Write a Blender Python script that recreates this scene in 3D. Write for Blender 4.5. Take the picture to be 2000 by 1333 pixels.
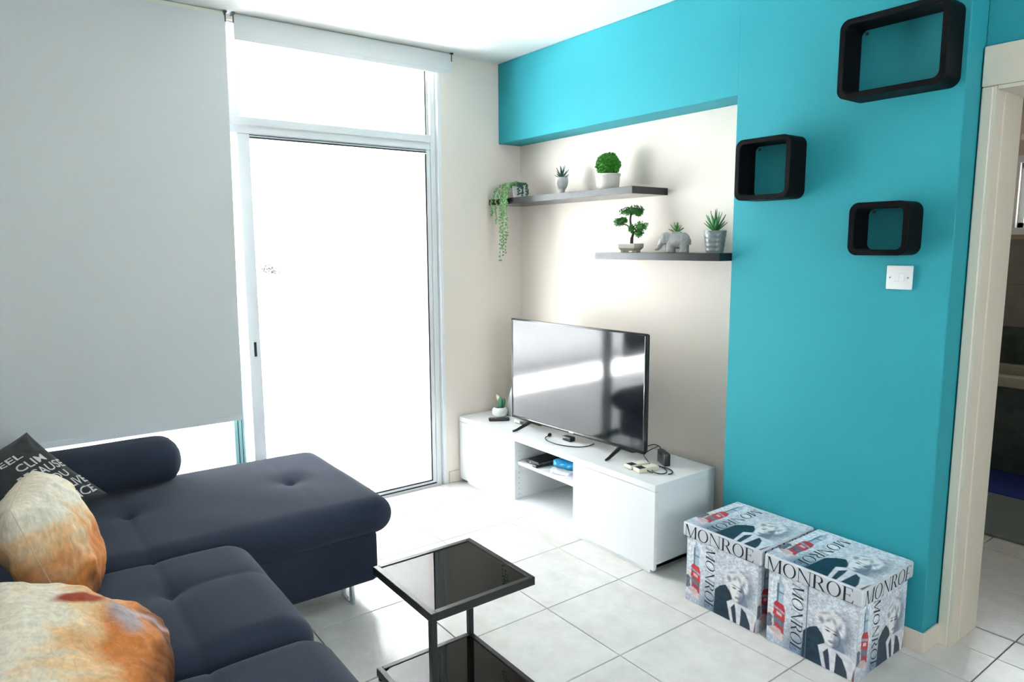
import bpy, bmesh, math, random
import numpy as np
from mathutils import Vector, Matrix, noise as mnoise

# ------------------------------------------------------------------ clean start
for o in list(bpy.data.objects):
    bpy.data.objects.remove(o, do_unlink=True)
SC = bpy.context.scene
COL = SC.collection
R = math.radians
random.seed(7)
rng = np.random.default_rng(7)

# ------------------------------------------------------------------ camera
CAM = dict(loc=(3.6658, -2.8039, 1.4941), yaw=0.93065, pitch=-0.13601, roll=-0.00564, f=1359.7)
def make_camera():
    yaw, pit, rol = CAM['yaw'], CAM['pitch'], CAM['roll']
    fw = Vector((-math.sin(yaw) * math.cos(pit), math.cos(yaw) * math.cos(pit), math.sin(pit)))
    r = fw.cross(Vector((0, 0, 1))).normalized()
    u = r.cross(fw)
    r2 = r * math.cos(rol) + u * math.sin(rol)
    u2 = -r * math.sin(rol) + u * math.cos(rol)
    cd = bpy.data.cameras.new('camera')
    cd.sensor_fit = 'HORIZONTAL'
    cd.sensor_width = 36.0
    cd.lens = 36.0 * CAM['f'] / 2000.0
    cd.clip_start = 0.02
    cd.clip_end = 300
    co = bpy.data.objects.new('camera', cd)
    COL.objects.link(co)
    m = Matrix((r2, u2, -fw)).transposed().to_4x4()
    m.translation = Vector(CAM['loc'])
    co.matrix_world = m
    SC.camera = co
make_camera()

# ------------------------------------------------------------------ sky, sun, exposure
SC.view_settings.view_transform = 'Standard'
SC.view_settings.look = 'None'
SC.view_settings.gamma = 1.0
SC.view_settings.use_curve_mapping = False
SC.view_settings.exposure = 2.12
wd = bpy.data.worlds.new('sky')
SC.world = wd
wd.use_nodes = True
bg = wd.node_tree.nodes['Background']
bg.inputs[0].default_value = (0.90, 0.93, 1.0, 1)
bg.inputs[1].default_value = 3.2
sd = bpy.data.lights.new('sun', 'SUN')
sd.energy = 74.0
sd.angle = R(0.6)
sd.color = (1.0, 0.965, 1.0)
so = bpy.data.objects.new('sun', sd)
COL.objects.link(so)
so.location = (-6, -2, 8)
_sd = Vector((math.cos(R(70)), -0.10, -math.sin(R(70))))     # the way the light travels
so.rotation_euler = _sd.to_track_quat('-Z', 'Y').to_euler()

# ------------------------------------------------------------------ room numbers (metres)
ZC = 2.612            # ceiling
YB = -3.30            # wall behind the sofa
XR = 5.40             # wall at the far right
BEAM_Y, BEAM_Z = -0.172, 2.128
PL, PR, PD = 1.764, 2.650, -0.177
TS, TX, TY = 0.42, 0.3116, -0.6504

# portal that guides the sky light through the glazing
pd_ = bpy.data.lights.new('sky_portal', 'AREA')
pd_.shape = 'RECTANGLE'
pd_.size, pd_.size_y = 2.4, 2.5
pd_.cycles.is_portal = True
po = bpy.data.objects.new('sky_portal', pd_)
COL.objects.link(po)
po.location = (-0.2, -1.85, 1.28)
po.rotation_euler = Vector((1, 0, 0)).to_track_quat('-Z', 'Y').to_euler()

def portal(loc, sx, sy, face):
    d = bpy.data.lights.new('sky_portal', 'AREA')
    d.shape = 'RECTANGLE'
    d.size, d.size_y = sx, sy
    d.cycles.is_portal = True
    o = bpy.data.objects.new('sky_portal', d)
    COL.objects.link(o)
    o.location = loc
    o.rotation_euler = Vector(face).to_track_quat('-Z', 'Y').to_euler()
portal((5.62, -1.85, 1.55), 1.4, 1.3, (-1, 0, 0))
portal((2.175, 3.20, 1.825), 0.75, 0.45, (0, -1, 0))

# ================================================================== materials
MATS = {}
def mat(name, col, rough=0.6, metal=0.0, spec=0.5, var=0.0, vscale=8.0, bump=0.0, bscale=60.0, coat=0.0,
        emit=None, stretch=None, sheen=0.0, detail=4.0):
    if name in MATS:
        return MATS[name]
    m = bpy.data.materials.new(name)
    m.use_nodes = True
    nt = m.node_tree
    b = nt.nodes['Principled BSDF']
    b.inputs['Base Color'].default_value = (*col, 1)
    b.inputs['Roughness'].default_value = rough
    b.inputs['Metallic'].default_value = metal
    b.inputs['Specular IOR Level'].default_value = spec
    b.inputs['Coat Weight'].default_value = coat
    b.inputs['Coat Roughness'].default_value = 0.08
    b.inputs['Sheen Weight'].default_value = sheen
    if emit:
        b.inputs['Emission Color'].default_value = (*emit[0], 1)
        b.inputs['Emission Strength'].default_value = emit[1]
    if var or bump:
        tc = nt.nodes.new('ShaderNodeTexCoord')
        src = tc.outputs['Object']
        if stretch:
            mp = nt.nodes.new('ShaderNodeMapping')
            mp.inputs['Scale'].default_value = stretch
            nt.links.new(src, mp.inputs[0])
            src = mp.outputs[0]
    if var:
        n = nt.nodes.new('ShaderNodeTexNoise')
        n.inputs['Scale'].default_value = vscale
        n.inputs['Detail'].default_value = detail
        nt.links.new(src, n.inputs['Vector'])
        mx = nt.nodes.new('ShaderNodeMix')
        mx.data_type = 'RGBA'
        mx.inputs[6].default_value = (*[max(0, c * (1 - var)) for c in col], 1)
        mx.inputs[7].default_value = (*[min(1, c * (1 + var)) for c in col], 1)
        nt.links.new(n.outputs['Fac'], mx.inputs[0])
        nt.links.new(mx.outputs[2], b.inputs['Base Color'])
    if bump:
        n2 = nt.nodes.new('ShaderNodeTexNoise')
        n2.inputs['Scale'].default_value = bscale
        n2.inputs['Detail'].default_value = 3.0
        nt.links.new(src, n2.inputs['Vector'])
        bp = nt.nodes.new('ShaderNodeBump')
        bp.inputs['Strength'].default_value = bump
        bp.inputs['Distance'].default_value = 0.004
        nt.links.new(n2.outputs['Fac'], bp.inputs['Height'])
        nt.links.new(bp.outputs[0], b.inputs['Normal'])
    MATS[name] = m
    return m

def vcol_mat(name, rough=0.5, attr='Col', bump=0.0, bscale=200.0, spec=0.4, coat=0.0):
    if name in MATS:
        return MATS[name]
    m = mat(name, (0.5, 0.5, 0.5), rough, spec=spec, bump=bump, bscale=bscale, coat=coat)
    nt = m.node_tree
    a = nt.nodes.new('ShaderNodeVertexColor')
    a.layer_name = attr
    nt.links.new(a.outputs[0], nt.nodes['Principled BSDF'].inputs['Base Color'])
    return m

def glass_mat(name, tint=(0.96, 0.99, 0.98), rough=0.0):
    m = bpy.data.materials.new(name)
    m.use_nodes = True
    nt = m.node_tree
    nt.nodes.clear()
    out = nt.nodes.new('ShaderNodeOutputMaterial')
    tr = nt.nodes.new('ShaderNodeBsdfTransparent')
    tr.inputs[0].default_value = (*tint, 1)
    gl = nt.nodes.new('ShaderNodeBsdfGlossy')
    gl.inputs['Roughness'].default_value = rough
    lw = nt.nodes.new('ShaderNodeLayerWeight')
    pw = nt.nodes.new('ShaderNodeMath')
    pw.operation = 'POWER'
    pw.inputs[1].default_value = 5.0
    nt.links.new(lw.outputs['Facing'], pw.inputs[0])
    fr = nt.nodes.new('ShaderNodeMath')
    fr.operation = 'MULTIPLY_ADD'
    fr.inputs[1].default_value = 0.96
    fr.inputs[2].default_value = 0.04
    nt.links.new(pw.outputs[0], fr.inputs[0])
    mx = nt.nodes.new('ShaderNodeMixShader')
    nt.links.new(fr.outputs[0], mx.inputs[0])
    nt.links.new(tr.outputs[0], mx.inputs[1])
    nt.links.new(gl.outputs[0], mx.inputs[2])
    nt.links.new(mx.outputs[0], out.inputs[0])
    MATS[name] = m
    return m

def fabric_blind(name, col, trans):
    m = bpy.data.materials.new(name)
    m.use_nodes = True
    nt = m.node_tree
    nt.nodes.clear()
    out = nt.nodes.new('ShaderNodeOutputMaterial')
    di = nt.nodes.new('ShaderNodeBsdfDiffuse')
    tl = nt.nodes.new('ShaderNodeBsdfTranslucent')
    tc = nt.nodes.new('ShaderNodeTexCoord')
    n = nt.nodes.new('ShaderNodeTexNoise')
    n.inputs['Scale'].default_value = 260
    nt.links.new(tc.outputs['Object'], n.inputs['Vector'])
    mxc = nt.nodes.new('ShaderNodeMix')
    mxc.data_type = 'RGBA'
    mxc.inputs[6].default_value = (*[c * 0.96 for c in col], 1)
    mxc.inputs[7].default_value = (*[min(1, c * 1.04) for c in col], 1)
    nt.links.new(n.outputs['Fac'], mxc.inputs[0])
    nt.links.new(mxc.outputs[2], di.inputs[0])
    tl.inputs[0].default_value = (*col, 1)
    mx = nt.nodes.new('ShaderNodeMixShader')
    mx.inputs[0].default_value = trans
    nt.links.new(di.outputs[0], mx.inputs[1])
    nt.links.new(tl.outputs[0], mx.inputs[2])
    nt.links.new(mx.outputs[0], out.inputs[0])
    MATS[name] = m
    return m

def tile_mat(name, c0, c1, rough, bump, wet=0.5):
    """glazed ceramic with cloudy mottling and a fine pitted relief; world position keeps every tile different"""
    m = bpy.data.materials.new(name)
    m.use_nodes = True
    nt = m.node_tree
    b = nt.nodes['Principled BSDF']
    b.inputs['Roughness'].default_value = rough
    b.inputs['Specular IOR Level'].default_value = wet
    g = nt.nodes.new('ShaderNodeNewGeometry')
    n = nt.nodes.new('ShaderNodeTexNoise')
    n.inputs['Scale'].default_value = 9
    n.inputs['Detail'].default_value = 8
    n.inputs['Roughness'].default_value = 0.7
    nt.links.new(g.outputs['Position'], n.inputs['Vector'])
    cr = nt.nodes.new('ShaderNodeValToRGB')
    cr.color_ramp.elements[0].position = 0.34
    cr.color_ramp.elements[0].color = (*c0, 1)
    cr.color_ramp.elements[1].position = 0.66
    cr.color_ramp.elements[1].color = (*c1, 1)
    nt.links.new(n.outputs['Fac'], cr.inputs[0])
    oi = nt.nodes.new('ShaderNodeObjectInfo')
    mr = nt.nodes.new('ShaderNodeMapRange')
    mr.inputs[3].default_value = 0.95
    mr.inputs[4].default_value = 1.03
    nt.links.new(oi.outputs['Random'], mr.inputs[0])
    mul = nt.nodes.new('ShaderNodeVectorMath')
    mul.operation = 'SCALE'
    nt.links.new(cr.outputs[0], mul.inputs[0])
    nt.links.new(mr.outputs[0], mul.inputs['Scale'])
    nt.links.new(mul.outputs[0], b.inputs['Base Color'])
    n2 = nt.nodes.new('ShaderNodeTexNoise')
    n2.inputs['Scale'].default_value = 85
    n2.inputs['Detail'].default_value = 5
    nt.links.new(g.outputs['Position'], n2.inputs['Vector'])
    bp = nt.nodes.new('ShaderNodeBump')
    bp.inputs['Strength'].default_value = bump
    bp.inputs['Distance'].default_value = 0.003
    nt.links.new(n2.outputs['Fac'], bp.inputs['Height'])
    nt.links.new(bp.outputs[0], b.inputs['Normal'])
    MATS[name] = m
    return m

TEAL = mat('teal_paint', (0.026, 0.305, 0.365), 0.62, spec=0.22, var=0.04, vscale=3, bump=0.06, bscale=45)
CREAM = mat('cream_paint', (0.83, 0.76, 0.685), 0.65, spec=0.3, var=0.02, vscale=3, bump=0.05, bscale=45)
WHITEP = mat('ceiling_white', (0.86, 0.87, 0.86), 0.8, spec=0.2, var=0.01, vscale=2, bump=0.03, bscale=40)
TILE = tile_mat('floor_tile_glaze', (0.66, 0.64, 0.61), (0.77, 0.755, 0.73), 0.19, 0.20)
GROUT = mat('grout', (0.20, 0.19, 0.18), 0.9, var=0.1, vscale=30)
SKIRT = mat('skirting_tile', (0.72, 0.64, 0.55), 0.35, var=0.08, vscale=14)
ALU = mat('white_aluminium', (0.80, 0.83, 0.84), 0.35, spec=0.5)
GASKET = mat('black_gasket', (0.012, 0.014, 0.02), 0.5)
GREENALU = mat('pale_green_aluminium', (0.36, 0.66, 0.66), 0.35)
GLASS = glass_mat('clear_glass')
BLIND = fabric_blind('blackout_blind_grey', (0.74, 0.77, 0.76), 0.02)
BLIND2 = fabric_blind('blackout_blind_pale', (0.74, 0.76, 0.76), 0.02)
BLINDRAIL = mat('cream_rail', (0.80, 0.82, 0.70), 0.4)
BACKING = mat('blackout_backing', (0.30, 0.31, 0.32), 0.8, spec=0.1)
CHROME = mat('brushed_metal', (0.70, 0.72, 0.74), 0.22, metal=1.0)
DARKMETAL = mat('dark_grey_metal', (0.10, 0.12, 0.12), 0.4, metal=0.6)
SOFA = mat('charcoal_weave', (0.031, 0.038, 0.060), 0.95, spec=0.06, var=0.45, vscale=700, bump=0.12, bscale=900, sheen=0.08, detail=1.0)
SEAM = mat('seam_thread', (0.035, 0.04, 0.05), 0.9)
BLACKSATIN = mat('black_lacquer', (0.012, 0.012, 0.013), 0.22, spec=0.5)
BLACKMATT = mat('black_matt_foil', (0.004, 0.004, 0.005), 0.55, spec=0.08)
BLACKGLASS = mat('black_glass', (0.005, 0.004, 0.003), 0.02, spec=0.28)
BLACKSTEEL = mat('black_powder_coat', (0.010, 0.010, 0.011), 0.35, spec=0.5)
WHITELAC = mat('white_foil', (0.83, 0.85, 0.86), 0.30, spec=0.45)
PLASTW = mat('white_plastic', (0.80, 0.82, 0.82), 0.3)
PLASTB = mat('black_plastic', (0.012, 0.013, 0.015), 0.35)
BEIGEPL = mat('beige_plastic', (0.72, 0.68, 0.52), 0.4)
LCD = mat('lcd_window', (0.035, 0.06, 0.085), 0.15)
SCREEN = mat('tv_screen', (0.006, 0.007, 0.009), 0.07, spec=0.6)
BEZEL = mat('tv_bezel', (0.012, 0.012, 0.014), 0.18, spec=0.7)
DOORPAINT = mat('door_trim_paint', (0.72, 0.67, 0.56), 0.4, var=0.03, vscale=5)
JAMBWOOD = mat('jamb_beige', (0.66, 0.52, 0.38), 0.4, var=0.05, vscale=6)
BATHWALL = mat('bath_wall_beige', (0.62, 0.50, 0.38), 0.6)

# ================================================================== geometry helpers
class G:
    """collects shapes into one mesh"""
    def __init__(s):
        s.v = []; s.f = []
    def add(s, V, F):
        o = len(s.v)
        s.v.extend([tuple(map(float, p)) for p in V])
        s.f.extend([tuple(i + o for i in f) for f in F])
        return s
    def box(s, x0, x1, y0, y1, z0, z1, bev=0.0, seg=1):
        if bev <= 0:
            V = [(x, y, z) for z in (z0, z1) for y in (y0, y1) for x in (x0, x1)]
            F = [(0, 2, 3, 1), (4, 5, 7, 6), (0, 1, 5, 4), (2, 6, 7, 3), (0, 4, 6, 2), (1, 3, 7, 5)]
            return s.add(V, F)
        bm = bmesh.new()
        bmesh.ops.create_cube(bm, size=1)
        for v in bm.verts:
            v.co = ((x0 + x1) / 2 + v.co.x * (x1 - x0), (y0 + y1) / 2 + v.co.y * (y1 - y0), (z0 + z1) / 2 + v.co.z * (z1 - z0))
        bmesh.ops.bevel(bm, geom=list(bm.edges), offset=bev, segments=seg, affect='EDGES', profile=0.5)
        bm.verts.index_update()
        s.add([v.co for v in bm.verts], [[v.index for v in f.verts] for f in bm.faces])
        bm.free()
        return s
    def poly(s, pts):
        return s.add(pts, [tuple(range(len(pts)))])
    def prism(s, pts2, fn, d):
        """extrude a 2-D outline: fn(a, b, t) -> xyz at depth t in (0, d)"""
        n = len(pts2)
        V = [fn(a, b, 0) for a, b in pts2] + [fn(a, b, d) for a, b in pts2]
        F = [tuple(range(n))[::-1], tuple(range(n, 2 * n))]
        F += [(i, (i + 1) % n, n + (i + 1) % n, n + i) for i in range(n)]
        return s.add(V, F)
    def lathe(s, prof, c=(0, 0, 0), n=28, cap=True):
        V = []; F = []
        m = len(prof)
        for i in range(n):
            a = 2 * math.pi * i / n
            for r, z in prof:
                V.append((c[0] + r * math.cos(a), c[1] + r * math.sin(a), c[2] + z))
        for i in range(n):
            j = (i + 1) % n
            for k in range(m - 1):
                F.append((i * m + k, j * m + k, j * m + k + 1, i * m + k + 1))
        if cap:
            if prof[0][0] > 1e-6:
                F.append(tuple(i * m for i in range(n))[::-1])
            if prof[-1][0] > 1e-6:
                F.append(tuple(i * m + m - 1 for i in range(n)))
        return s.add(V, F)
    def tube(s, pts, r, n=8, cap=True):
        P = [Vector(p) for p in pts]
        rs = r if isinstance(r, (list, tuple)) else [r] * len(P)
        V = []; F = []
        prev = None
        for i, p in enumerate(P):
            t = (P[min(i + 1, len(P) - 1)] - P[max(i - 1, 0)]).normalized()
            if prev is None:
                a = Vector((0, 0, 1)) if abs(t.z) < 0.9 else Vector((1, 0, 0))
                nrm = t.cross(a).normalized()
            else:
                nrm = (prev - t * prev.dot(t)).normalized()
            prev = nrm
            bi = t.cross(nrm)
            for k in range(n):
                an = 2 * math.pi * k / n
                V.append(p + (nrm * math.cos(an) + bi * math.sin(an)) * rs[i])
        for i in range(len(P) - 1):
            for k in range(n):
                F.append((i * n + k, i * n + (k + 1) % n, (i + 1) * n + (k + 1) % n, (i + 1) * n + k))
        if cap:
            F.append(tuple(range(n))[::-1])
            F.append(tuple((len(P) - 1) * n + k for k in range(n)))
        return s.add(V, F)
    def rbox(s, x0, x1, y0, y1, z0, z1, r, step=0.02, disp=None):
        """soft rounded box with a fine grid, optional displacement of each point"""
        n = [max(3, int(round((b - a) / step))) for a, b in ((x0, x1), (y0, y1), (z0, z1))]
        lo = Vector((x0, y0, z0)); hi = Vector((x1, y1, z1))
        idx = {}; V = []; F = []
        rr = r if isinstance(r, (tuple, list)) else (r, r, r)
        def vid(i, j, k):
            key = (i, j, k)
            if key in idx:
                return idx[key]
            p = [lo[a] + (hi[a] - lo[a]) * (key[a] / n[a]) for a in range(3)]
            q = [min(max(p[a], lo[a] + rr[a]), hi[a] - rr[a]) for a in range(3)]
            d = [(p[a] - q[a]) / rr[a] for a in range(3)]
            L = math.sqrt(sum(t * t for t in d))
            if L > 1e-9:
                # spread the corner grid evenly
                w = [max(abs(t) for t in d) / L * t for t in d]
                pos = Vector([q[a] + w[a] * rr[a] for a in range(3)])
                nv = Vector([w[a] / rr[a] for a in range(3)]).normalized()
            else:
                pos = Vector(p); nv = Vector((0, 0, 1))
            if disp:
                pos = disp(pos, nv)
            idx[key] = len(V); V.append(pos)
            return idx[key]
        for ax in range(3):
            b, c = [(1, 2), (2, 0), (0, 1)][ax]
            for side in (0, n[ax]):
                for i in range(n[b]):
                    for j in range(n[c]):
                        q = []
                        for di, dj in ((0, 0), (1, 0), (1, 1), (0, 1)):
                            key = [0, 0, 0]; key[ax] = side; key[b] = i + di; key[c] = j + dj
                            q.append(vid(*key))
                        F.append(tuple(q) if side else tuple(q[::-1]))
        return s.add(V, F)
    def xform(s, M):
        s.v = [tuple(M @ Vector(p)) for p in s.v]
        return s

def link(o, parent=None):
    COL.objects.link(o)
    if parent is not None:
        o.parent = parent
    return o
def to_mesh(name, g, m, smooth=False, angle=35):
    me = bpy.data.meshes.new(name)
    me.from_pydata(g.v, [], g.f)
    me.validate()
    if m is not None:
        me.materials.append(m)
    if smooth:
        me.polygons.foreach_set('use_smooth', [True] * len(me.polygons))
        if angle and angle < 180:
            try:
                me.set_sharp_from_angle(angle=R(angle))
            except Exception:
                pass
    me.update()
    return me
def mk(name, g, m, parent=None, smooth=False, loc=None, angle=35, label=None, kind=None):
    o = bpy.data.objects.new(name, to_mesh(name, g, m, smooth, angle) if isinstance(g, G) else g)
    link(o, parent)
    if loc is not None:
        o.location = loc
    if label:
        o['label'] = label
    if kind:
        o['kind'] = kind
    return o
def thing(name, label, cat, loc=(0, 0, 0), rotz=0.0, group=None):
    o = bpy.data.objects.new(name, None)
    o.empty_display_size = 0.05
    link(o)
    o.location = loc
    o.rotation_euler = (0, 0, rotz)
    o['label'] = label
    o['category'] = cat
    if group:
        o['group'] = group
    return o
def tag(o, label, cat=None, group=None, kind=None):
    o['label'] = label
    if cat: o['category'] = cat
    if group: o['group'] = group
    if kind: o['kind'] = kind
    return o
def struct(name, g, m, label, smooth=False):
    o = mk(name, g, m, None, smooth)
    o['kind'] = 'structure'
    o['label'] = label
    o['category'] = name.split('_')[0]
    return o
def frame(c, n, up):
    """matrix whose local z is n, local y is up (as near as it can be), origin c"""
    n = Vector(n).normalized(); u = Vector(up)
    u = (u - n * u.dot(n)).normalized()
    r = u.cross(n)
    M = Matrix((r, u, n)).transposed().to_4x4()
    M.translation = Vector(c)
    return M

# ================================================================== the room shell
# ---- floor with tiles
fl = struct('floor', G().box(0.0, XR, YB, -0.001, -0.10, -0.006).box(2.69, 3.50, -0.001, 0.178, -0.10, -0.006), GROUT, 'glossy off-white ceramic tile floor with dark grout lines')
GAP = 0.0022
_full = G().box(-TS / 2 + GAP, TS / 2 - GAP, -TS / 2 + GAP, TS / 2 - GAP, -0.009, 0.0, 0.0012)
tile_mesh = to_mesh('floor_tile', _full, TILE)
def lay_tiles(x0, x1, y0, y1, parent):
    i0 = math.floor((x0 - TX) / TS); i1 = math.ceil((x1 - TX) / TS)
    j0 = math.floor((y0 - TY) / TS); j1 = math.ceil((y1 - TY) / TS)
    for i in range(i0, i1):
        for j in range(j0, j1):
            a, b = TX + i * TS, TX + (i + 1) * TS
            c, d = TY + j * TS, TY + (j + 1) * TS
            ca, cb, cc, cd = max(a, x0), min(b, x1), max(c, y0), min(d, y1)
            if cb - ca < 0.02 or cd - cc < 0.02:
                continue
            if (ca, cb, cc, cd) == (a, b, c, d):
                o = bpy.data.objects.new('floor_tile', tile_mesh)
                link(o, parent)
                o.location = ((a + b) / 2, (c + d) / 2, 0)
            else:
                mk('floor_tile', G().box(ca + GAP, cb - GAP, cc + GAP, cd - GAP, -0.009, 0, 0.0012), TILE, parent)
lay_tiles(0.0, XR, YB, -0.001, fl)
lay_tiles(2.69, 3.50, 0.0, 0.178, fl)

# ---- ceiling and walls
struct('ceiling', G().box(-0.25, XR + 0.2, YB - 0.2, 0.2, ZC, ZC + 0.2), WHITEP, 'smooth white ceiling')
WY0, WY1, WZ1 = -3.02, -0.592, 2.59      # window opening
struct('wall_left', G().box(-0.25, 0, WY1, 0.0, -0.1, ZC).box(-0.25, 0, YB - 0.2, WY0, -0.1, ZC).box(-0.25, 0, WY0, WY1, WZ1, ZC).box(-0.25, 0, WY0, WY1, -0.1, -0.012),
       CREAM, 'cream wall around the tall glazed balcony door')
struct('wall_back', G().box(-0.25, 2.66, 0.0, 0.17, -0.1, ZC), CREAM, 'cream wall behind the television and the floating shelves')
RWY0, RWY1, RWZ0, RWZ1 = -2.55, -1.15, 0.90, 2.20      # opening of the assumed, unseen window behind the camera
struct('wall_right', G().box(XR, XR + 0.2, YB - 0.2, RWY0, -0.1, ZC).box(XR, XR + 0.2, RWY1, 0.2, -0.1, ZC).box(XR, XR + 0.2, RWY0, RWY1, -0.1, RWZ0).box(XR, XR + 0.2, RWY0, RWY1, RWZ1, ZC), CREAM, 'plain wall at the right end of the room')
struct('wall_front', G().box(-0.25, XR, YB - 0.2, YB, -0.1, ZC), CREAM, 'plain wall behind the sofa')
DX0, DX1, DZ = 2.690, 3.50, 2.015         # bathroom door opening
struct('wall_doorway', G().box(2.652, 2.69, -0.045, 0.17, -0.1, ZC).box(DX1, XR, -0.045, 0.17, -0.1, ZC).box(2.69, DX1, -0.045, 0.17, DZ + 0.02, ZC),
       TEAL, 'dark teal wall around and above the bathroom doorway')
struct('trim_1', G().box(0.001, PL + 0.0, BEAM_Y, -0.001, BEAM_Z, ZC - 0.001, 0.004, 2), TEAL, 'teal ceiling beam over the television niche')
struct('wall_pillar', G().box(PL, PR, PD, -0.001, 0.0, ZC - 0.001, 0.004, 2), TEAL, 'wide bright teal pillar with cube shelves')
# ---- skirting
struct('baseboard_left', G().box(0.0, 0.011, WY1 + 0.012, -0.012, 0.0, 0.075, 0.002), SKIRT, 'low cream skirting under the narrow wall beside the balcony door')
struct('baseboard_back', G().box(0.012, PL - 0.002, -0.011, -0.0005, 0.0, 0.075, 0.002), SKIRT, 'low beige skirting along the television wall')
struct('baseboard_pillar', G().box(PL, PR + 0.009, PD - 0.009, PD - 0.0005, 0.0, 0.078, 0.0015).box(PR + 0.0005, PR + 0.009, PD - 0.0005, -0.062, 0.0, 0.078, 0.0015), SKIRT, 'beige ceramic skirting around the foot of the teal pillar')

# ---- bathroom doorway (frame, jambs)
d2 = struct('door_2', G().box(2.655, 2.690, -0.064, -0.0455, 0.0, DZ, 0.004, 2).box(DX1, DX1 + 0.045, -0.064, -0.0455, 0.0, DZ, 0.004, 2), DOORPAINT, 'cream painted bathroom door casing without a leaf in view')
mk('lintel_casing', G().box(2.655, DX1 + 0.045, -0.068, -0.0455, DZ + 0.001, DZ + 0.132, 0.003, 2), DOORPAINT, d2)
mk('jamb', G().box(2.6905, 2.700, -0.060, 0.0, 0, DZ).box(2.6905, 2.7015, 0.012, 0.176, 0, DZ, 0.003, 2), DOORPAINT, d2)
mk('jamb_seal', G().box(2.6905, 2.696, 0.0, 0.012, 0, DZ), JAMBWOOD, d2)
mk('jamb', G().box(DX1 - 0.010, DX1 - 0.0005, -0.060, 0.176, 0, DZ), DOORPAINT, d2)
mk('head_jamb', G().box(2.7016, DX1 - 0.011, -0.060, 0.176, DZ - 0.012, DZ + 0.0005), DOORPAINT, d2)

# ---- bathroom beyond
BX0, BX1, BY0, BY1 = 1.40, 3.60, 0.18, 3.05
struct('floor_bathroom', G().box(BX0, BX1, BY0, BY1, -0.10, -0.006), GROUT, 'pale tiled bathroom floor beyond the doorway')
bf = bpy.data.objects['floor_bathroom']
lay_tiles(BX0, BX1, BY0, BY1, bf)
BW0, BW1, BWZ0, BWZ1 = 1.80, 2.55, 1.60, 2.05
struct('wall_bathroom', G().box(BX0 - 0.1, BX0, BY0, BY1 + 0.1, -0.1, 2.5).box(BX1, BX1 + 0.1, BY0, BY1 + 0.1, -0.1, 2.5)
       .box(BX0, BW0, BY1, BY1 + 0.12, -0.1, 2.5).box(BW1, BX1, BY1, BY1 + 0.12, -0.1, 2.5).box(BW0, BW1, BY1, BY1 + 0.12, -0.1, BWZ0).box(BW0, BW1, BY1, BY1 + 0.12, BWZ1, 2.5)
       .box(BX0, 2.66, BY0 - 0.008, BY0, -0.1, 2.5), BATHWALL, 'beige bathroom walls seen through the doorway')
struct('ceiling_bathroom', G().box(BX0 - 0.1, BX1 + 0.1, BY0, BY1 + 0.12, 2.5, 2.6), WHITEP, 'bathroom ceiling')
SLATE = tile_mat('slate_tile', (0.030, 0.055, 0.058), (0.075, 0.105, 0.10), 0.35, 0.10)
GREYT = tile_mat('grey_tile', (0.20, 0.195, 0.18), (0.27, 0.26, 0.235), 0.35, 0.05)
wbt = bpy.data.objects['wall_bathroom']
for r_, (z0, z1, m_) in enumerate([(0.0, 0.30, SLATE), (0.30, 0.60, SLATE), (0.60, 0.90, SLATE), (0.90, 1.20, GREYT), (1.20, 1.52, GREYT)]):
    for k in range(4):
        x0 = BX0 + 0.55 * k
        mk('wall_tile', G().box(x0 + 0.002, min(x0 + 0.548, BX1), BY1 - 0.010, BY1 - 0.001, z0 + 0.002, z1 - 0.002, 0.0015), m_, wbt)
w2 = struct('window_2', G().box(BW0 - 0.05, BW1 + 0.05, BY1 - 0.03, BY1 - 0.001, BWZ0 - 0.05, BWZ0, 0.004, 2).box(BW0 - 0.05, BW1 + 0.05, BY1 - 0.03, BY1 - 0.001, BWZ1, BWZ1 + 0.05, 0.004, 2)
        .box(BW0 - 0.05, BW0, BY1 - 0.03, BY1 - 0.001, BWZ0, BWZ1, 0.004, 2).box(BW1, BW1 + 0.05, BY1 - 0.03, BY1 - 0.001, BWZ0, BWZ1, 0.004, 2), ALU, 'small white framed bathroom window')
mk('sash', G().box(BW0, BW0 + 0.035, BY1 + 0.01, BY1 + 0.04, BWZ0, BWZ1).box(BW1 - 0.035, BW1, BY1 + 0.01, BY1 + 0.04, BWZ0, BWZ1).box(BW0, BW1, BY1 + 0.01, BY1 + 0.04, BWZ0, BWZ0 + 0.035).box(BW0, BW1, BY1 + 0.01, BY1 + 0.04, BWZ1 - 0.035, BWZ1), ALU, w2)
mk('pane', G().box(BW0 + 0.035, BW1 - 0.035, BY1 + 0.022, BY1 + 0.026, BWZ0 + 0.035, BWZ1 - 0.035), GLASS, w2)

# ================================================================== balcony door and transom (left wall)
FX0, FX1 = -0.095, -0.022      # frame depth range
w1 = struct('window_1', G()
    .box(FX0, 0.004, WY1 - 0.024, WY1 - 0.0005, -0.010, WZ1, 0.003)                       # right outer post
    .box(FX0, FX1, WY1 - 0.060, WY1 - 0.0245, -0.010, WZ1, 0.003)
    .box(FX0, FX1, WY0 + 0.0005, WY0 + 0.05, -0.010, WZ1, 0.003)                          # far left post
    .box(FX0, FX1, -1.795, -1.745, 2.1435, WZ1 - 0.04, 0.003)                                 # upper mullion
    .box(FX0, FX1, WY0 + 0.05, WY1 - 0.060, WZ1 - 0.04, WZ1 - 0.0005, 0.003)
    .box(FX0, FX1, WY0 + 0.05, WY1 - 0.060, -0.011, 0.006, 0.002), ALU, 'white aluminium frame of the balcony door with transom lights')
mk('transom_bar', G().box(FX0, FX1, WY0 + 0.05, WY1 - 0.0605, 2.0605, 2.128, 0.004).box(FX0 + 0.01, FX1 + 0.012, WY0 + 0.05, WY1 - 0.0605, 2.100, 2.143, 0.004), ALU, w1)
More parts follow.
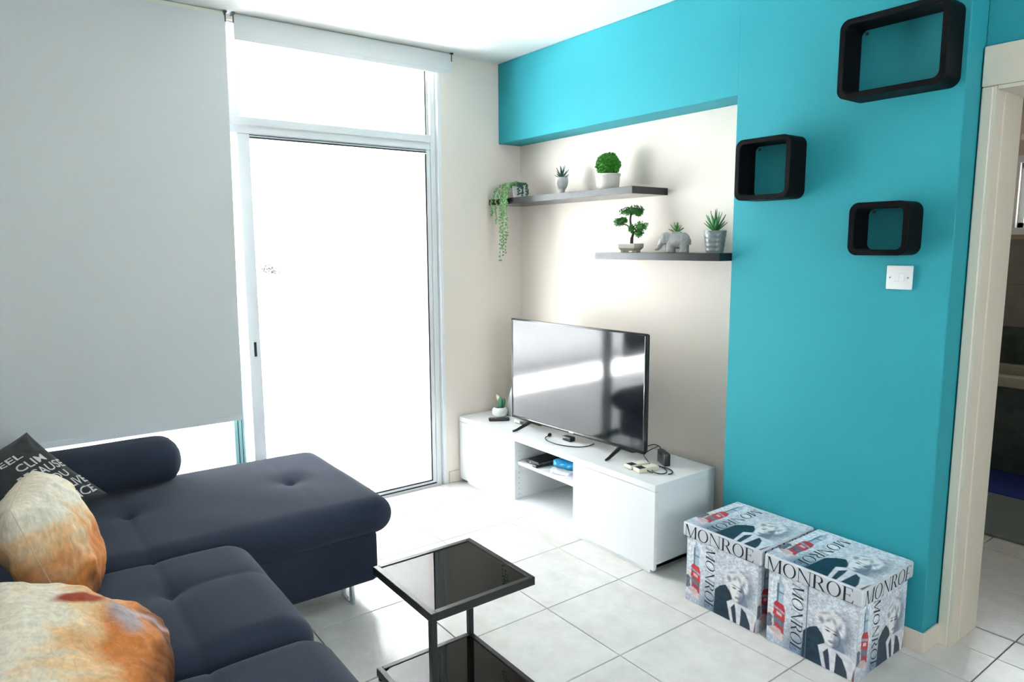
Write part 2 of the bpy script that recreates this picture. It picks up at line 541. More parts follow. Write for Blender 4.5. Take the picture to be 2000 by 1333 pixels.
for a, b in ((-1.744, WY1 - 0.061), (WY0 + 0.051, -1.796)):
    pn = mk('transom_pane', G().box(-0.062, -0.056, a + 0.012, b - 0.012, 2.150, WZ1 - 0.046), GLASS, w1)
    mk('pane_gasket', G().box(-0.066, -0.050, a, a + 0.012, 2.144, WZ1 - 0.04).box(-0.066, -0.050, b - 0.012, b, 2.144, WZ1 - 0.04), ALU, pn)
    mk('pane_gasket', G().box(-0.049, -0.046, b - 0.018, b - 0.011, 2.144, WZ1 - 0.04), GASKET, pn)
mk('floor_track', G().box(-0.085, -0.060, WY0 + 0.05, WY1 - 0.0605, 0.0061, 0.014).box(-0.050, -0.028, WY0 + 0.05, WY1 - 0.0605, 0.0061, 0.012), GASKET, w1)

# sliding leaf (in front) and fixed leaf (behind, under the long blind)
lx0, lx1 = -0.052, -0.024
ly0, ly1 = -1.762, WY1 - 0.062
d1 = struct('door_1', G().box(lx0, lx1, ly0, ly0 + 0.062, 0.015, 2.060, 0.003).box(lx0, lx1, ly1 - 0.028, ly1, 0.015, 2.060, 0.003), ALU, 'white framed sliding glass balcony door leaf')
mk('top_rail', G().box(lx0, lx1, ly0 + 0.0625, ly1 - 0.0285, 2.048, 2.060, 0.002), ALU, d1)
mk('bottom_rail', G().box(lx0, lx1, ly0 + 0.0625, ly1 - 0.0285, 0.015, 0.030, 0.002), ALU, d1)
mk('gasket', G().box(lx1 - 0.004, lx1 + 0.0012, ly0 + 0.0625, ly1 - 0.0285, 2.040, 2.0479).box(lx1 - 0.004, lx1 + 0.0012, ly0 + 0.0625, ly1 - 0.0285, 2.0545, 2.0585).box(lx1 - 0.004, lx1 + 0.0012, ly1 - 0.036, ly1 - 0.0285, 0.0305, 2.0355)
   .box(lx1 - 0.004, lx1 + 0.0012, ly0 + 0.0625, ly1 - 0.0365, 0.0305, 0.039), GASKET, d1)
mk('pane', G().box(-0.041, -0.035, ly0 + 0.0625, ly1 - 0.037, 0.0395, 2.0355), GLASS, d1)
ld = mk('lock_plate', G().box(lx1 + 0.0003, lx1 + 0.003, ly0 + 0.022, ly0 + 0.044, 0.915, 1.015, 0.001), ALU, d1)
mk('lock_recess', G().box(lx1 + 0.0032, lx1 + 0.005, ly0 + 0.026, ly0 + 0.039, 0.927, 1.003, 0.0005), GASKET, ld)
d3 = struct('door_3', G().box(-0.088, -0.060, -1.850, -1.795, 0.015, 2.060, 0.003).box(-0.088, -0.060, WY0 + 0.052, WY0 + 0.11, 0.015, 2.060, 0.003)
            .box(-0.088, -0.060, WY0 + 0.11, -1.85, 0.015, 0.032).box(-0.088, -0.060, WY0 + 0.11, -1.85, 2.03, 2.060), GREENALU, 'pale green edged glass leaf half hidden behind the long grey blind')
mk('pane', G().box(-0.077, -0.071, WY0 + 0.1105, -1.8505, 0.0325, 2.0295), GLASS, d3)
mk('stile_groove', G().box(-0.0595, -0.058, -1.832, -1.828, 0.03, 2.05).box(-0.0595, -0.058, -1.812, -1.809, 0.03, 2.05), GASKET, d3)

# assumed window, added behind the camera for light from the right end
w3 = struct('window_assumed', G().box(XR + 0.06, XR + 0.12, RWY0 + 0.0005, RWY0 + 0.05, RWZ0, RWZ1).box(XR + 0.06, XR + 0.12, RWY1 - 0.05, RWY1 - 0.0005, RWZ0, RWZ1).box(XR + 0.06, XR + 0.12, RWY0 + 0.05, RWY1 - 0.05, RWZ0 + 0.0005, RWZ0 + 0.05)
   .box(XR + 0.06, XR + 0.12, RWY0 + 0.05, RWY1 - 0.05, RWZ1 - 0.05, RWZ1 - 0.0005).box(XR + 0.07, XR + 0.11, -1.875, -1.825, RWZ0 + 0.05, RWZ1 - 0.05), ALU, 'assumed white framed window added in the wall behind the camera')
mk('pane', G().box(XR + 0.088, XR + 0.092, RWY0 + 0.05, -1.8755, RWZ0 + 0.05, RWZ1 - 0.05), GLASS, w3)
mk('pane', G().box(XR + 0.088, XR + 0.092, -1.8245, RWY1 - 0.05, RWZ0 + 0.05, RWZ1 - 0.05), GLASS, w3)

# ================================================================== roller blinds
def blind(label, y0, y1, ztop, zbot, m, sway=0.0):
    yc = (y0 + y1) / 2
    t = thing('roller_blind', label, 'roller blind', (0.05, yc, ZC - 0.001))
    h = (y1 - y0) / 2
    cl = lambda z: z - (ZC - 0.001)
    g = G()
    ny, nz = 48, 40
    V = []; F = []
    for j in range(nz + 1):
        z = ztop + (zbot - ztop) * j / nz
        for i in range(ny + 1):
            y = -h + 2 * h * i / ny
            f = j / nz
            w = sway * f * (math.sin(y * 7.0 + 1.0) * 0.6 + math.sin(y * 3.1 + 0.4)) * 0.5
            V.append((w, y - 0.028 * f * (1 if sway else 0) * (i / ny), cl(z)))
    n0 = len(V)
    V += [(x - 0.0012, y, z) for x, y, z in V]
    for j in range(nz):
        for i in range(ny):
            a = j * (ny + 1) + i
            F.append((a, a + 1, a + ny + 2, a + ny + 1))
            F.append((n0 + a, n0 + a + ny + 1, n0 + a + ny + 2, n0 + a + 1))
    nf = len(F)
    mk('fabric', G().add(V[:n0], [f for f in F if max(f) < n0]), m, t, True, angle=180)
    mk('backing', G().add([(x - 0.0005, y, z) for x, y, z in V[:n0]], [f[::-1] for f in F if max(f) < n0]), BACKING, t, True, angle=180)
    rail = mk('head_rail', G().box(-0.040, -0.004, -h + 0.004, h - 0.004, cl(ZC - 0.034), cl(ZC - 0.002), 0.006, 3), BLINDRAIL, t, True)
    mk('roller_tube', G().tube([(-0.022, -h + 0.006, cl(ZC - 0.055)), (-0.022, h - 0.006, cl(ZC - 0.055))], 0.018, 16), m, t, True)
    for s in (-1, 1):
        br = mk('bracket', G().box(-0.030, 0.012, s * h - 0.007, s * h + 0.007, cl(ZC - 0.011), cl(ZC - 0.0015), 0.001)
           .box(-0.004, 0.004, s * h - 0.003, s * h + 0.003, cl(ZC - 0.05), cl(ZC - 0.011), 0.001), DARKMETAL, t)
    mk('bottom_bar', G().box(-0.0035, 0.0015, -h, h, cl(zbot) - 0.001, cl(zbot) + 0.022, 0.001) if not sway else
       G().add(*slanted_bar(h, cl(zbot))), m, t, True)
    return t
def slanted_bar(h, z):
    V = [(x, y - (0.028 * (y + h) / (2 * h)), zz) for zz in (z - 0.001, z + 0.026) for y in (-h, h) for x in (-0.0035, 0.0035)]
    F = [(0, 2, 3, 1), (4, 5, 7, 6), (0, 1, 5, 4), (2, 6, 7, 3), (0, 4, 6, 2), (1, 3, 7, 5)]
    return V, F
blind('pale grey roller blind rolled up to a short strip above the glass door', -1.768, -0.541, ZC - 0.010, 2.488, BLIND2)
blind('long grey blackout roller blind lowered almost to the sofa', -3.06, -1.805, ZC - 0.022, 0.620, BLIND, 0.006)

# ================================================================== balcony outside
STONE = mat('balcony_tile', (0.74, 0.735, 0.74), 0.6, var=0.04, vscale=6)
RENDERW = mat('white_render', (0.80, 0.795, 0.79), 0.8, var=0.02, vscale=3, bump=0.1, bscale=30)
CREAMR = mat('cream_render', (0.58, 0.55, 0.40), 0.8, var=0.02, vscale=3)
struct('floor_balcony', G().box(-2.80, -0.255, -6.0, -0.02, -0.15, -0.02), STONE, 'sunlit pale balcony floor outside the glass door')
bfl = bpy.data.objects['floor_balcony']
for i in range(6):
    for j in range(12):
        mk('balcony_tile', G().box(-0.26 - 0.42 * (i + 1) + 0.003, -0.26 - 0.42 * i - 0.003, -0.03 - 0.42 * (j + 1) + 0.003, -0.03 - 0.42 * j - 0.003, -0.0195, -0.012), STONE, bfl)
struct('ceiling_balcony', G().box(-2.55, -0.255, -6.0, -0.02, 2.79, 2.95), RENDERW, 'white underside of the balcony above')
struct('wall_parapet', G().box(-2.80, -2.66, -6.0, -0.30, -0.02, 0.957, 0.004), RENDERW, 'white balcony parapet outside the door')
struct('trim_2', G().box(-2.55, -2.42, -6.0, -0.30, 2.24, 2.789), CREAMR, 'cream beam under the outer edge of the balcony roof')
struct('wall_balcony', G().box(-2.80, -0.255, -0.30, -0.02, -0.019, 2.789), RENDERW, 'white side wall at the end of the balcony')

# ================================================================== sofa
def gauss(d, s):
    return math.exp(-(d * d) / (2 * s * s))
def cushion_disp(tufts, seams, bulge, x0, x1, y0, y1, ztop):
    def f(p, n):
        p = Vector(p)
        up = max(0.0, n.z)
        cx, cy = (x0 + x1) / 2, (y0 + y1) / 2
        bx = 1 - min(1, abs(p.x - cx) / ((x1 - x0) / 2)) ** 2.5
        by = 1 - min(1, abs(p.y - cy) / ((y1 - y0) / 2)) ** 2.5
        dz = bulge * bx * by
        for tx, ty, dep in tufts:
            d = math.hypot(p.x - tx, p.y - ty)
            dz -= dep * (0.6 * gauss(d, 0.055) + 0.55 * gauss(d, 0.016))
        for kind, c, a, b, dep in seams:
            q, s = (p.x, p.y) if kind == 'y' else (p.y, p.x)
            if a <= s <= b:
                dz -= dep * (0.55 * gauss(q - c, 0.030) + 0.65 * gauss(q - c, 0.005))
        dz += 0.0035 * mnoise.noise(Vector((p.x * 5, p.y * 5, 3.1)))
        p.z += dz * up
        # soft belly on the sides
        p.x += n.x * 0.004 * math.sin(p.y * 9)
        return p
    return f
SX, SY = 1.4, -2.4
sofa = thing('corner_sofa', 'charcoal fabric corner sofa with chaise and bolster arm beside the window', 'sofa', (SX, SY, 0.0))
def S(g):
    g.v = [(x - SX, y - SY, z) for x, y, z in g.v]
    return g
mk('chaise_base', S(G().rbox(0.21, 1.085, -3.18, -1.585, 0.085, 0.315, 0.03, 0.03)), SOFA, sofa, True, angle=180)
mk('seat_base', S(G().rbox(1.087, 2.66, -3.18, -2.215, 0.085, 0.290, 0.03, 0.04)), SOFA, sofa, True, angle=180)
mk('chaise_cushion', S(G().rbox(0.165, 1.108, -3.05, -1.505, 0.285, 0.445, (0.085, 0.085, 0.078), 0.0125,
    cushion_disp([(0.63, -1.80, 0.034), (0.64, -2.45, 0.030)], [('x', -2.45, 0.16, 1.11, 0.006), ('x', -1.80, 0.16, 1.11, 0.0025)], 0.014, 0.165, 1.108, -3.05, -1.505, 0.445))), SOFA, sofa, True, angle=180)
mk('seat_cushion', S(G().rbox(1.112, 1.862, -3.05, -2.135, 0.275, 0.448, (0.09, 0.10, 0.082), 0.0125,
    cushion_disp([(1.43, -2.45, 0.026)], [('x', -2.45, 1.1, 1.88, 0.009), ('y', 1.43, -2.46, -2.1, 0.008)], 0.016, 1.112, 1.862, -3.05, -2.135, 0.448))), SOFA, sofa, True, angle=180)
mk('seat_cushion', S(G().rbox(1.866, 2.65, -3.05, -2.135, 0.275, 0.448, (0.09, 0.10, 0.082), 0.0125,
    cushion_disp([(2.25, -2.45, 0.026)], [('x', -2.45, 1.86, 2.66, 0.009), ('y', 2.25, -2.46, -2.1, 0.008)], 0.016, 1.866, 2.65, -3.05, -2.135, 0.448))), SOFA, sofa, True, angle=180)
def lean(p, n):
    p = Vector(p)
    p.y -= 0.10 * (p.z - 0.44)
    return p
for x0, x1 in ((0.25, 1.105), (1.11, 1.862), (1.866, 2.65)):
    mk('back_cushion', S(G().rbox(x0, x1, -3.22, -2.995, 0.40, 0.80, (0.07, 0.07, 0.09), 0.03, lean)), SOFA, sofa, True, angle=180)
def bolster(xc, y0, y1, name):
    g = G()
    V = []; F = []
    ys = [(-1, 0.0), (-0.985, 0.35), (-0.955, 0.62), (-0.91, 0.83), (-0.86, 0.94), (-0.78, 1.0)]
    st = [(y0 + (a + 1) / 2 * (y1 - y0), s) for a, s in ys]
    st += [(y0 + (y1 - y0) * t, 1.0 + 0.012 * math.sin(t * 9)) for t in np.linspace(0.15, 0.80, 12)]
    st += [(y1 - (a + 1) / 2 * (y1 - y0) * 1.0, s) for a, s in ys[::-1]]
    n = 36
    for y, s in st:
        for k in range(n):
            a = 2 * math.pi * k / n
            ca, sa = math.cos(a), math.sin(a)
            ex = 0.80
            V.append((xc + 0.132 * s * math.copysign(abs(ca) ** ex, ca), y, 0.540 + 0.104 * s * math.copysign(abs(sa) ** ex, sa)))
    for i in range(len(st) - 1):
        for k in range(n):
            F.append((i * n + k, (i + 1) * n + k, (i + 1) * n + (k + 1) % n, i * n + (k + 1) % n))
    return mk(name, S(g.add(V, F)), SOFA, sofa, True, angle=180)
bolster(0.245, -3.05, -2.172, 'bolster_arm')
for x, y in ((1.00, -1.70), (0.30, -1.70), (2.50, -2.32), (2.50, -2.95), (0.30, -2.95)):
    mk('leg', S(G().box(x - 0.06, x - 0.03, y - 0.006, y + 0.006, 0.0, 0.10, 0.001).box(x + 0.03, x + 0.06, y - 0.006, y + 0.006, 0.0, 0.10, 0.001).box(x - 0.03, x + 0.03, y - 0.006, y + 0.006, 0.0, 0.008)), CHROME, sofa)

# ================================================================== loose cushions
def pillow_surf(a, T, pinch=0.075, seed=0, wr=0.006, rnd=0.0):
    def P(u, v, side):
        e = max(0.0, (1 - abs(u) ** 2.6)) * max(0.0, (1 - abs(v) ** 2.6))
        t = T * e ** 0.46
        x = a * u * (1 - pinch * (1 - v * v) * (0.5 + 0.5 * abs(u)))
        y = a * v * (1 - pinch * (1 - u * u) * (0.5 + 0.5 * abs(v)))
        x *= math.sqrt(1 - rnd * v * v); y *= math.sqrt(1 - rnd * u * u)
        w = wr * mnoise.noise(Vector((u * 2.6 + seed, v * 2.6, side * 4.0))) + 0.5 * wr * mnoise.noise(Vector((u * 6 + seed, v * 6, side * 2.0)))
        # creases that run in from the corners
        cr = 0.0
        for cu, cv in ((1, 1), (1, -1), (-1, 1), (-1, -1)):
            d = math.hypot(u - cu, v - cv)
            cr += math.sin(math.atan2(v - cv, u - cu) * 11 + seed) * gauss(d, 0.34)
        return Vector((x, y, side * (t + (w + 0.006 * cr) * min(1.0, e * 4))))
    return P
def pillow(name, label, M, a, T, material, paint=None, seed=0, n=64, rnd=0.0, wr=0.006):
    P = pillow_surf(a, T, seed=seed, rnd=rnd, wr=wr)
    V = []; F = []; UV = []
    idx = {}
    for side in (1, -1):
        for j in range(n + 1):
            for i in range(n + 1):
                edge = i in (0, n) or j in (0, n)
                key = (i, j, 0 if edge else side)
                if key in idx:
                    continue
                u = math.sin((i / n * 2 - 1) * math.pi / 2); v = math.sin((j / n * 2 - 1) * math.pi / 2)
                idx[key] = len(V)
                p = P(u, v, side)
                if edge: p.z = 0
                V.append(M @ p); UV.append((u, v, side))
    for side in (1, -1):
        for j in range(n):
            for i in range(n):
                q = []
                for di, dj in ((0, 0), (1, 0), (1, 1), (0, 1)):
                    ii, jj = i + di, j + dj
                    edge = ii in (0, n) or jj in (0, n)
                    q.append(idx[(ii, jj, 0 if edge else side)])
                F.append(tuple(q) if side > 0 else tuple(q[::-1]))
    zmin = min(v.z for v in V)
    c = M.translation
    t = thing(name, label, 'cushion', (c.x, c.y, zmin))
    base = Vector((c.x, c.y, zmin))
    cov = mk('cover', G().add([v - base for v in V], F), material, t, True, angle=180)
    if paint:
        at = cov.data.color_attributes.new('Col', 'FLOAT_COLOR', 'POINT')
        at.data.foreach_set('color', [c_ for (u, v, s) in UV for c_ in (*paint(u, v, s), 1.0)])
    # piped seam around the rim
    rim = []
    for k in range(4 * n):
        s_, i = divmod(k, n)
        tt = math.sin((i / n * 2 - 1) * math.pi / 2)
        u, v = [(tt, -1), (1, tt), (-tt, 1), (-1, -tt)][s_]
        p = P(u, v, 1); p.z = 0
        rim.append(M @ p - base)
    rim.append(rim[0])
    mk('seam', G().tube(rim, 0.0022 if not paint else 0.0012, 6, False), material if not paint else MATS['rim_thread'], t, True, angle=180)
    return t, P, base
mat('rim_thread', (0.66, 0.56, 0.44), 0.8)
BLACKCLOTH = mat('black_cotton', (0.022, 0.022, 0.024), 0.8, var=0.2, vscale=300, bump=0.2, bscale=400, sheen=0.15)
PRINTWHITE = mat('white_print', (0.62, 0.62, 0.58), 0.8)

def text_outline(txt, size=1.0):
    cu = bpy.data.curves.new('lettering', 'FONT')
    cu.body = txt
    cu.size = size
    cu.align_x = 'CENTER'
    cu.align_y = 'CENTER'
    cu.resolution_u = 3
    cu.offset = 0.012
    ob = bpy.data.objects.new('lettering', cu)
    COL.objects.link(ob)
    dg = bpy.context.evaluated_depsgraph_get()
    me = bpy.data.meshes.new_from_object(ob.evaluated_get(dg))
    bpy.data.objects.remove(ob, do_unlink=True)
    bm = bmesh.new(); bm.from_mesh(me)
    bmesh.ops.triangulate(bm, faces=bm.faces[:])
    for _ in range(4):
        long_ = [e for e in bm.edges if e.calc_length() > 0.16]
        if not long_: break
        bmesh.ops.subdivide_edges(bm, edges=long_, cuts=1)
        bmesh.ops.triangulate(bm, faces=bm.faces[:])
    bm.verts.index_update()
    V = [v.co.copy() for v in bm.verts]; F = [[v.index for v in f.verts] for f in bm.faces]
    bm.free()
    bpy.data.meshes.remove(me)
    return V, F

# black lettered cushion, leaning into the corner of bolster and back
Mb = frame((0.545, -2.790, 0.585), (0.61, 0.15, 0.75), (-0.58, -0.58, 0.58))
tb, Pb, baseb = pillow('throw_cushion', 'black cushion with white capital lettering leaning in the sofa corner', Mb, 0.205, 0.062, BLACKCLOTH, seed=1)
for k, (txt, sz, cxo, hw_) in enumerate([('CEA', 0.17, -0.20, 0.22), ('EEL', 0.18, 0.20, 0.24), ('CLIM', 0.24, 0.44, 0.30), ('BECAUSE', 0.25, 0.46, 0.48), ('YOU', 0.23, 0.56, 0.24), ('ONLY LIVE', 0.25, 0.46, 0.49), ('ONCE', 0.23, 0.56, 0.34)]):
    V, F = text_outline(txt, 1.0)
    v0 = 0.78 - k * 0.262
    wx = max(abs(p.x) for p in V)
    W_ = []
    for p in V:
        u = max(-0.96, min(0.96, cxo + p.x / wx * hw_))
        v = max(-0.96, min(0.96, v0 + p.y * sz * 1.1))
        q = Pb(u, v, 1)
        e = 1e-3
        qu = Pb(u + e, v, 1) - Pb(u - e, v, 1); qv = Pb(u, v + e, 1) - Pb(u, v - e, 1)
        nn = qu.cross(qv).normalized()
        W_.append(Mb @ (q + nn * 0.0022) - baseb)
    mk('lettering', G().add(W_, F), PRINTWHITE, tb, True, angle=180)

# fluffy animal-print cushions
FURM = vcol_mat('printed_fur_fabric', 0.75, bump=0.12, bscale=160, spec=0.15)
def add_fur_streaks(m):
    nt = m.node_tree
    b = nt.nodes['Principled BSDF']
    src = b.inputs['Base Color'].links[0].from_socket
    tc = nt.nodes.new('ShaderNodeTexCoord')
    mp = nt.nodes.new('ShaderNodeMapping')
    mp.inputs['Scale'].default_value = (60, 60, 22)
    mp.inputs['Rotation'].default_value = (0.5, 0.4, 0.0)
    nt.links.new(tc.outputs['Object'], mp.inputs[0])
    n = nt.nodes.new('ShaderNodeTexNoise')
    n.inputs['Scale'].default_value = 1.6
    n.inputs['Detail'].default_value = 6
    n.inputs['Distortion'].default_value = 0.8
    nt.links.new(mp.outputs[0], n.inputs['Vector'])
    mr = nt.nodes.new('ShaderNodeMapRange')
    mr.inputs[1].default_value = 0.3; mr.inputs[2].default_value = 0.7
    mr.inputs[3].default_value = 0.84; mr.inputs[4].default_value = 1.10
    nt.links.new(n.outputs['Fac'], mr.inputs[0])
    sc = nt.nodes.new('ShaderNodeVectorMath')
    sc.operation = 'SCALE'
    nt.links.new(src, sc.inputs[0])
    nt.links.new(mr.outputs[0], sc.inputs['Scale'])
    nt.links.new(sc.outputs[0], b.inputs['Base Color'])
add_fur_streaks(FURM)
def lerp(a, b, t):
    t = max(0.0, min(1.0, t))
    return tuple(x + (y - x) * t for x, y in zip(a, b))
def fur_paint(seed, eye, muzzle, turn=0.0):
    WH, CR, OR, DK, GR, EY = (0.82, 0.75, 0.60), (0.82, 0.55, 0.30), (0.62, 0.22, 0.06), (0.10, 0.032, 0.014), (0.40, 0.32, 0.32), (0.36, 0.06, 0.025)
    def f(u, v, s):
        uu = u * math.cos(turn) - v * math.sin(turn)
        vv = u * math.sin(turn) + v * math.cos(turn)
        n1 = mnoise.noise(Vector((uu * 3 + seed, vv * 3, 0.3)))
        n2 = mnoise.noise(Vector((uu * 16 + seed, vv * 5, 1.3)))
        n3 = mnoise.noise(Vector((uu * 34 + seed, vv * 12, 2.3)))
        t = 0.5 - 0.55 * vv + 0.22 * n1 + 0.10 * n2            # 0 pale top .. 1 rusty bottom
        c = lerp(WH, CR, (t - 0.20) / 0.16)
        c = lerp(c, OR, (t - 0.36) / 0.26)
        c = lerp(c, DK, (t - 0.72) / 0.30)
        k = 1 + 0.22 * n2 * (0.3 + t) + 0.14 * n3
        if s > 0:
            mu, mv = muzzle
            d = math.hypot((uu - mu) / 0.30, (vv - mv) / 0.22) + 0.15 * n1
            c = lerp(GR, c, (d - 0.6) / 0.5)
            dm = abs(uu - mu - 0.10 - 0.25 * (mv - vv)) 
            if vv < mv and vv > mv - 0.75:
                c = lerp((0.50, 0.36, 0.34), c, dm / 0.07)
            ex, ey_ = eye
            d = math.hypot((uu - ex + 0.25 * (vv - ey_)) / 0.085, (vv - ey_) / 0.24)
            c = lerp(EY, c, (d - 0.75) / 0.4)
            if d < 0.9: k = 1.0
        return tuple(max(0.0, min(1.0, x * k)) for x in c)
    return f
M1 = frame((1.285, -2.727, 0.634), (0.16, 0.93, 0.32), (-0.06, -0.32, 0.94))
pillow('throw_cushion', 'orange and cream animal-print cushion propped upright between the black one and the nearest one', M1, 0.208, 0.108, FURM, fur_paint(3.0, (0.50, 0.24), (0.46, -0.20)), seed=4, n=130, rnd=0.22, wr=0.014)
M2 = frame((1.98, -2.740, 0.570), (0.36, 0.52, 0.78), (0.02, -0.80, 0.55))
pillow('throw_cushion', 'orange and cream animal-print cushion closest to the camera on the seat', M2, 0.235, 0.120, FURM, fur_paint(9.0, (0.52, 0.24), (0.42, -0.22)), seed=8, n=130, rnd=0.20, wr=0.014)

# ================================================================== side table
tx0, tx1, ty0, ty1, tz = 1.583, 1.975, -1.848, -1.455, 0.415
tcx, tcy = (tx0 + tx1) / 2, (ty0 + ty1) / 2
tab = thing('side_table', 'square black steel side table with black glass top and lower shelf', 'table', (tcx, tcy, 0))
hw, hd = (tx1 - tx0) / 2, (ty1 - ty0) / 2
def tray(z1, th, name, gname):
    fr = mk(name, G().box(-hw, hw, -hd, -hd + 0.020, z1 - th, z1, 0.0015).box(-hw, hw, hd - 0.020, hd, z1 - th, z1, 0.0015)
       .box(-hw, -hw + 0.020, -hd + 0.0201, hd - 0.0201, z1 - th, z1, 0.0015).box(hw - 0.020, hw, -hd + 0.0201, hd - 0.0201, z1 - th, z1, 0.0015), BLACKSTEEL, tab)
    mk(gname, G().box(-hw + 0.0205, hw - 0.0205, -hd + 0.0205, hd - 0.0205, z1 - 0.009, z1 - 0.003, 0.0008), BLACKGLASS, tab)
tray(tz, 0.028, 'top_frame', 'top_glass')
tray(0.042, 0.028, 'lower_frame', 'lower_glass')
for sx, sy in ((-1, 1), (1, -1)):
    x = sx * (hw - 0.010); y = sy * (hd - 0.010)
    mk('post', G().box(x - 0.010, x + 0.010, y - 0.010, y + 0.010, 0.0421, tz - 0.0281, 0.001), BLACKSTEEL, tab)
for sx in (-1, 1):
    for sy in (-1, 1):
        mk('foot', G().lathe([(0.009, 0), (0.010, 0.004), (0.010, 0.0139)], (sx * (hw - 0.012), sy * (hd - 0.012), 0), 12), PLASTB, tab)

# ================================================================== TV unit
ux0, ux1, uy0, uy1, uH = 0.012, 1.644, -0.5036, -0.079, 0.4274
ucx, ucy = (ux0 + ux1) / 2, (uy0 + uy1) / 2
tv_u = thing('tv_bench', 'long low white television bench with two doors and open middle shelf', 'cabinet', (ucx, ucy, 0))
def U(g):
    g.v = [(x - ucx, y - ucy, z) for x, y, z in g.v]
    return g
mk('top_panel', U(G().box(ux0, ux1, uy0, uy1, uH - 0.031, uH, 0.0015, 2)), WHITELAC, tv_u)
z0b = 0.030
mk('side_panel', U(G().box(ux0 + 0.001, ux0 + 0.018, uy0 + 0.020, uy1, z0b, uH - 0.0315, 0.0008)), WHITELAC, tv_u)
sp = mk('side_panel', U(G().box(ux1 - 0.018, ux1 - 0.001, uy0 + 0.020, uy1, z0b, uH - 0.0315, 0.0008)), WHITELAC, tv_u)
for xd in (0.574, 1.092):
    dv = mk('divider', U(G().box(xd, xd + 0.018, uy0 + 0.002, uy1 - 0.006, z0b + 0.0185, uH - 0.0315, 0.0006)), WHITELAC, tv_u)
    if xd < 1:
        for yy in (uy0 + 0.035,):
            for k in range(9):
                mk('peg_hole', U(G().tube([(xd + 0.0181, yy, 0.075 + k * 0.032), (xd + 0.0186, yy, 0.075 + k * 0.032)], 0.0025, 8)), MATS['grout'], dv)
mk('bottom_panel', U(G().box(ux0 + 0.001, ux1 - 0.001, uy0 + 0.002, uy1, z0b, z0b + 0.018, 0.0006)), WHITELAC, tv_u)
mk('back_panel', U(G().box(ux0 + 0.0185, ux1 - 0.0185, uy1 - 0.005, uy1 - 0.001, z0b + 0.0185, uH - 0.0315)), WHITELAC, tv_u)
mk('plinth', U(G().box(0.085, ux1 - 0.03, uy0 + 0.012, uy0 + 0.028, 0.0, z0b - 0.0003).box(0.085, ux1 - 0.03, uy1 - 0.06, uy1 - 0.04, 0.0, z0b - 0.0003)), WHITELAC, tv_u)
mk('shelf', U(G().box(0.5925, 1.0915, uy0 + 0.022, uy1 - 0.0065, 0.255, 0.273, 0.0008)), WHITELAC, tv_u)
mk('door', U(G().box(ux0, 0.5730, uy0, uy0 + 0.0185, 0.022, uH - 0.0335, 0.001)), WHITELAC, tv_u)
mk('door', U(G().box(1.0935, ux1, uy0, uy0 + 0.0185, 0.022, uH - 0.0335, 0.001)), WHITELAC, tv_u)
ZT = uH + 0.0003

# ================================================================== television
TVA = R(3.0)
tvx, tvy = 0.888, -0.325
tv = thing('television', 'large flat screen television with thin black bezel on two splayed feet', 'television', (tvx, tvy, ZT), TVA)
tw, th_, tb0 = 0.508, 0.598, 0.045
zb_, zt_ = tb0, tb0 + th_
mk('bezel', G().box(-tw, tw, -0.012, 0.006, zb_, zb_ + 0.016, 0.003, 2).box(-tw, tw, -0.012, 0.006, zt_ - 0.010, zt_, 0.003, 2)
   .box(-tw, -tw + 0.010, -0.012, 0.006, zb_ + 0.0161, zt_ - 0.0101, 0.003, 2).box(tw - 0.010, tw, -0.012, 0.006, zb_ + 0.0161, zt_ - 0.0101, 0.003, 2), BEZEL, tv, True)
mk('screen', G().box(-tw + 0.0101, tw - 0.0101, -0.0085, 0.004, zb_ + 0.0162, zt_ - 0.0102), SCREEN, tv)
mk('back_shell', G().box(-tw + 0.004, tw - 0.004, 0.0062, 0.026, zb_ + 0.004, zt_ - 0.004, 0.008, 2).box(-0.40, 0.40, 0.0262, 0.062, zb_ + 0.01, zb_ + 0.34, 0.012, 2), PLASTB, tv, True)
mk('maker_badge', G().box(-0.016, 0.016, -0.0131, -0.0121, zb_ + 0.005, zb_ + 0.011), PLASTW, tv)
for s in (-1, 1):
    xf = s * 0.345
    g = G()
    for d, L in ((-1, 0.125), (1, 0.10)):
        pts = [(xf, 0.0, 0.046), (xf + s * 0.004, d * 0.03, 0.034), (xf + s * 0.012, d * L * 0.8, 0.010), (xf + s * 0.016, d * L, 0.0062)]
        g.tube(pts, [0.012, 0.011, 0.008, 0.006], 8)
    mk('foot', g, PLASTB, tv, True)

# ================================================================== small things on the bench
def rot(g, c, a):
    return g.xform(Matrix.Translation(Vector(c)) @ Matrix.Rotation(a, 4, 'Z'))
# cactus pot
px_, py_ = 0.172, -0.300
ct = thing('potted_cactus', 'small white ribbed pot with one green paddle cactus beside the television', 'plant', (px_, py_, ZT))
mk('pot', G().lathe([(0.026, 0), (0.040, 0.006), (0.049, 0.020), (0.050, 0.034), (0.046, 0.048), (0.037, 0.058), (0.034, 0.058), (0.033, 0.050)], n=30), PLASTW, ct, True)
mk('soil', G().lathe([(0.0, 0.0505), (0.0325, 0.0505)], n=24, cap=False), mat('potting_soil', (0.05, 0.04, 0.03), 0.95, var=0.3, vscale=80), ct)
def ovoid(c, rx, ry, rz, n=16, m=12, tilt=None):
    V = []; F = []
    for i in range(m + 1):
        ph = math.pi * i / m
        for k in range(n):
            a = 2 * math.pi * k / n
            p = Vector((rx * math.sin(ph) * math.cos(a), ry * math.sin(ph) * math.sin(a), -rz * math.cos(ph)))
            if tilt: p = tilt @ p
            V.append(Vector(c) + p)
    for i in range(m):
        for k in range(n):
            F.append((i * n + k, i * n + (k + 1) % n, (i + 1) * n + (k + 1) % n, (i + 1) * n + k))
    return V, F
CACT = mat('cactus_green', (0.04, 0.20, 0.10), 0.5, var=0.25, vscale=60)
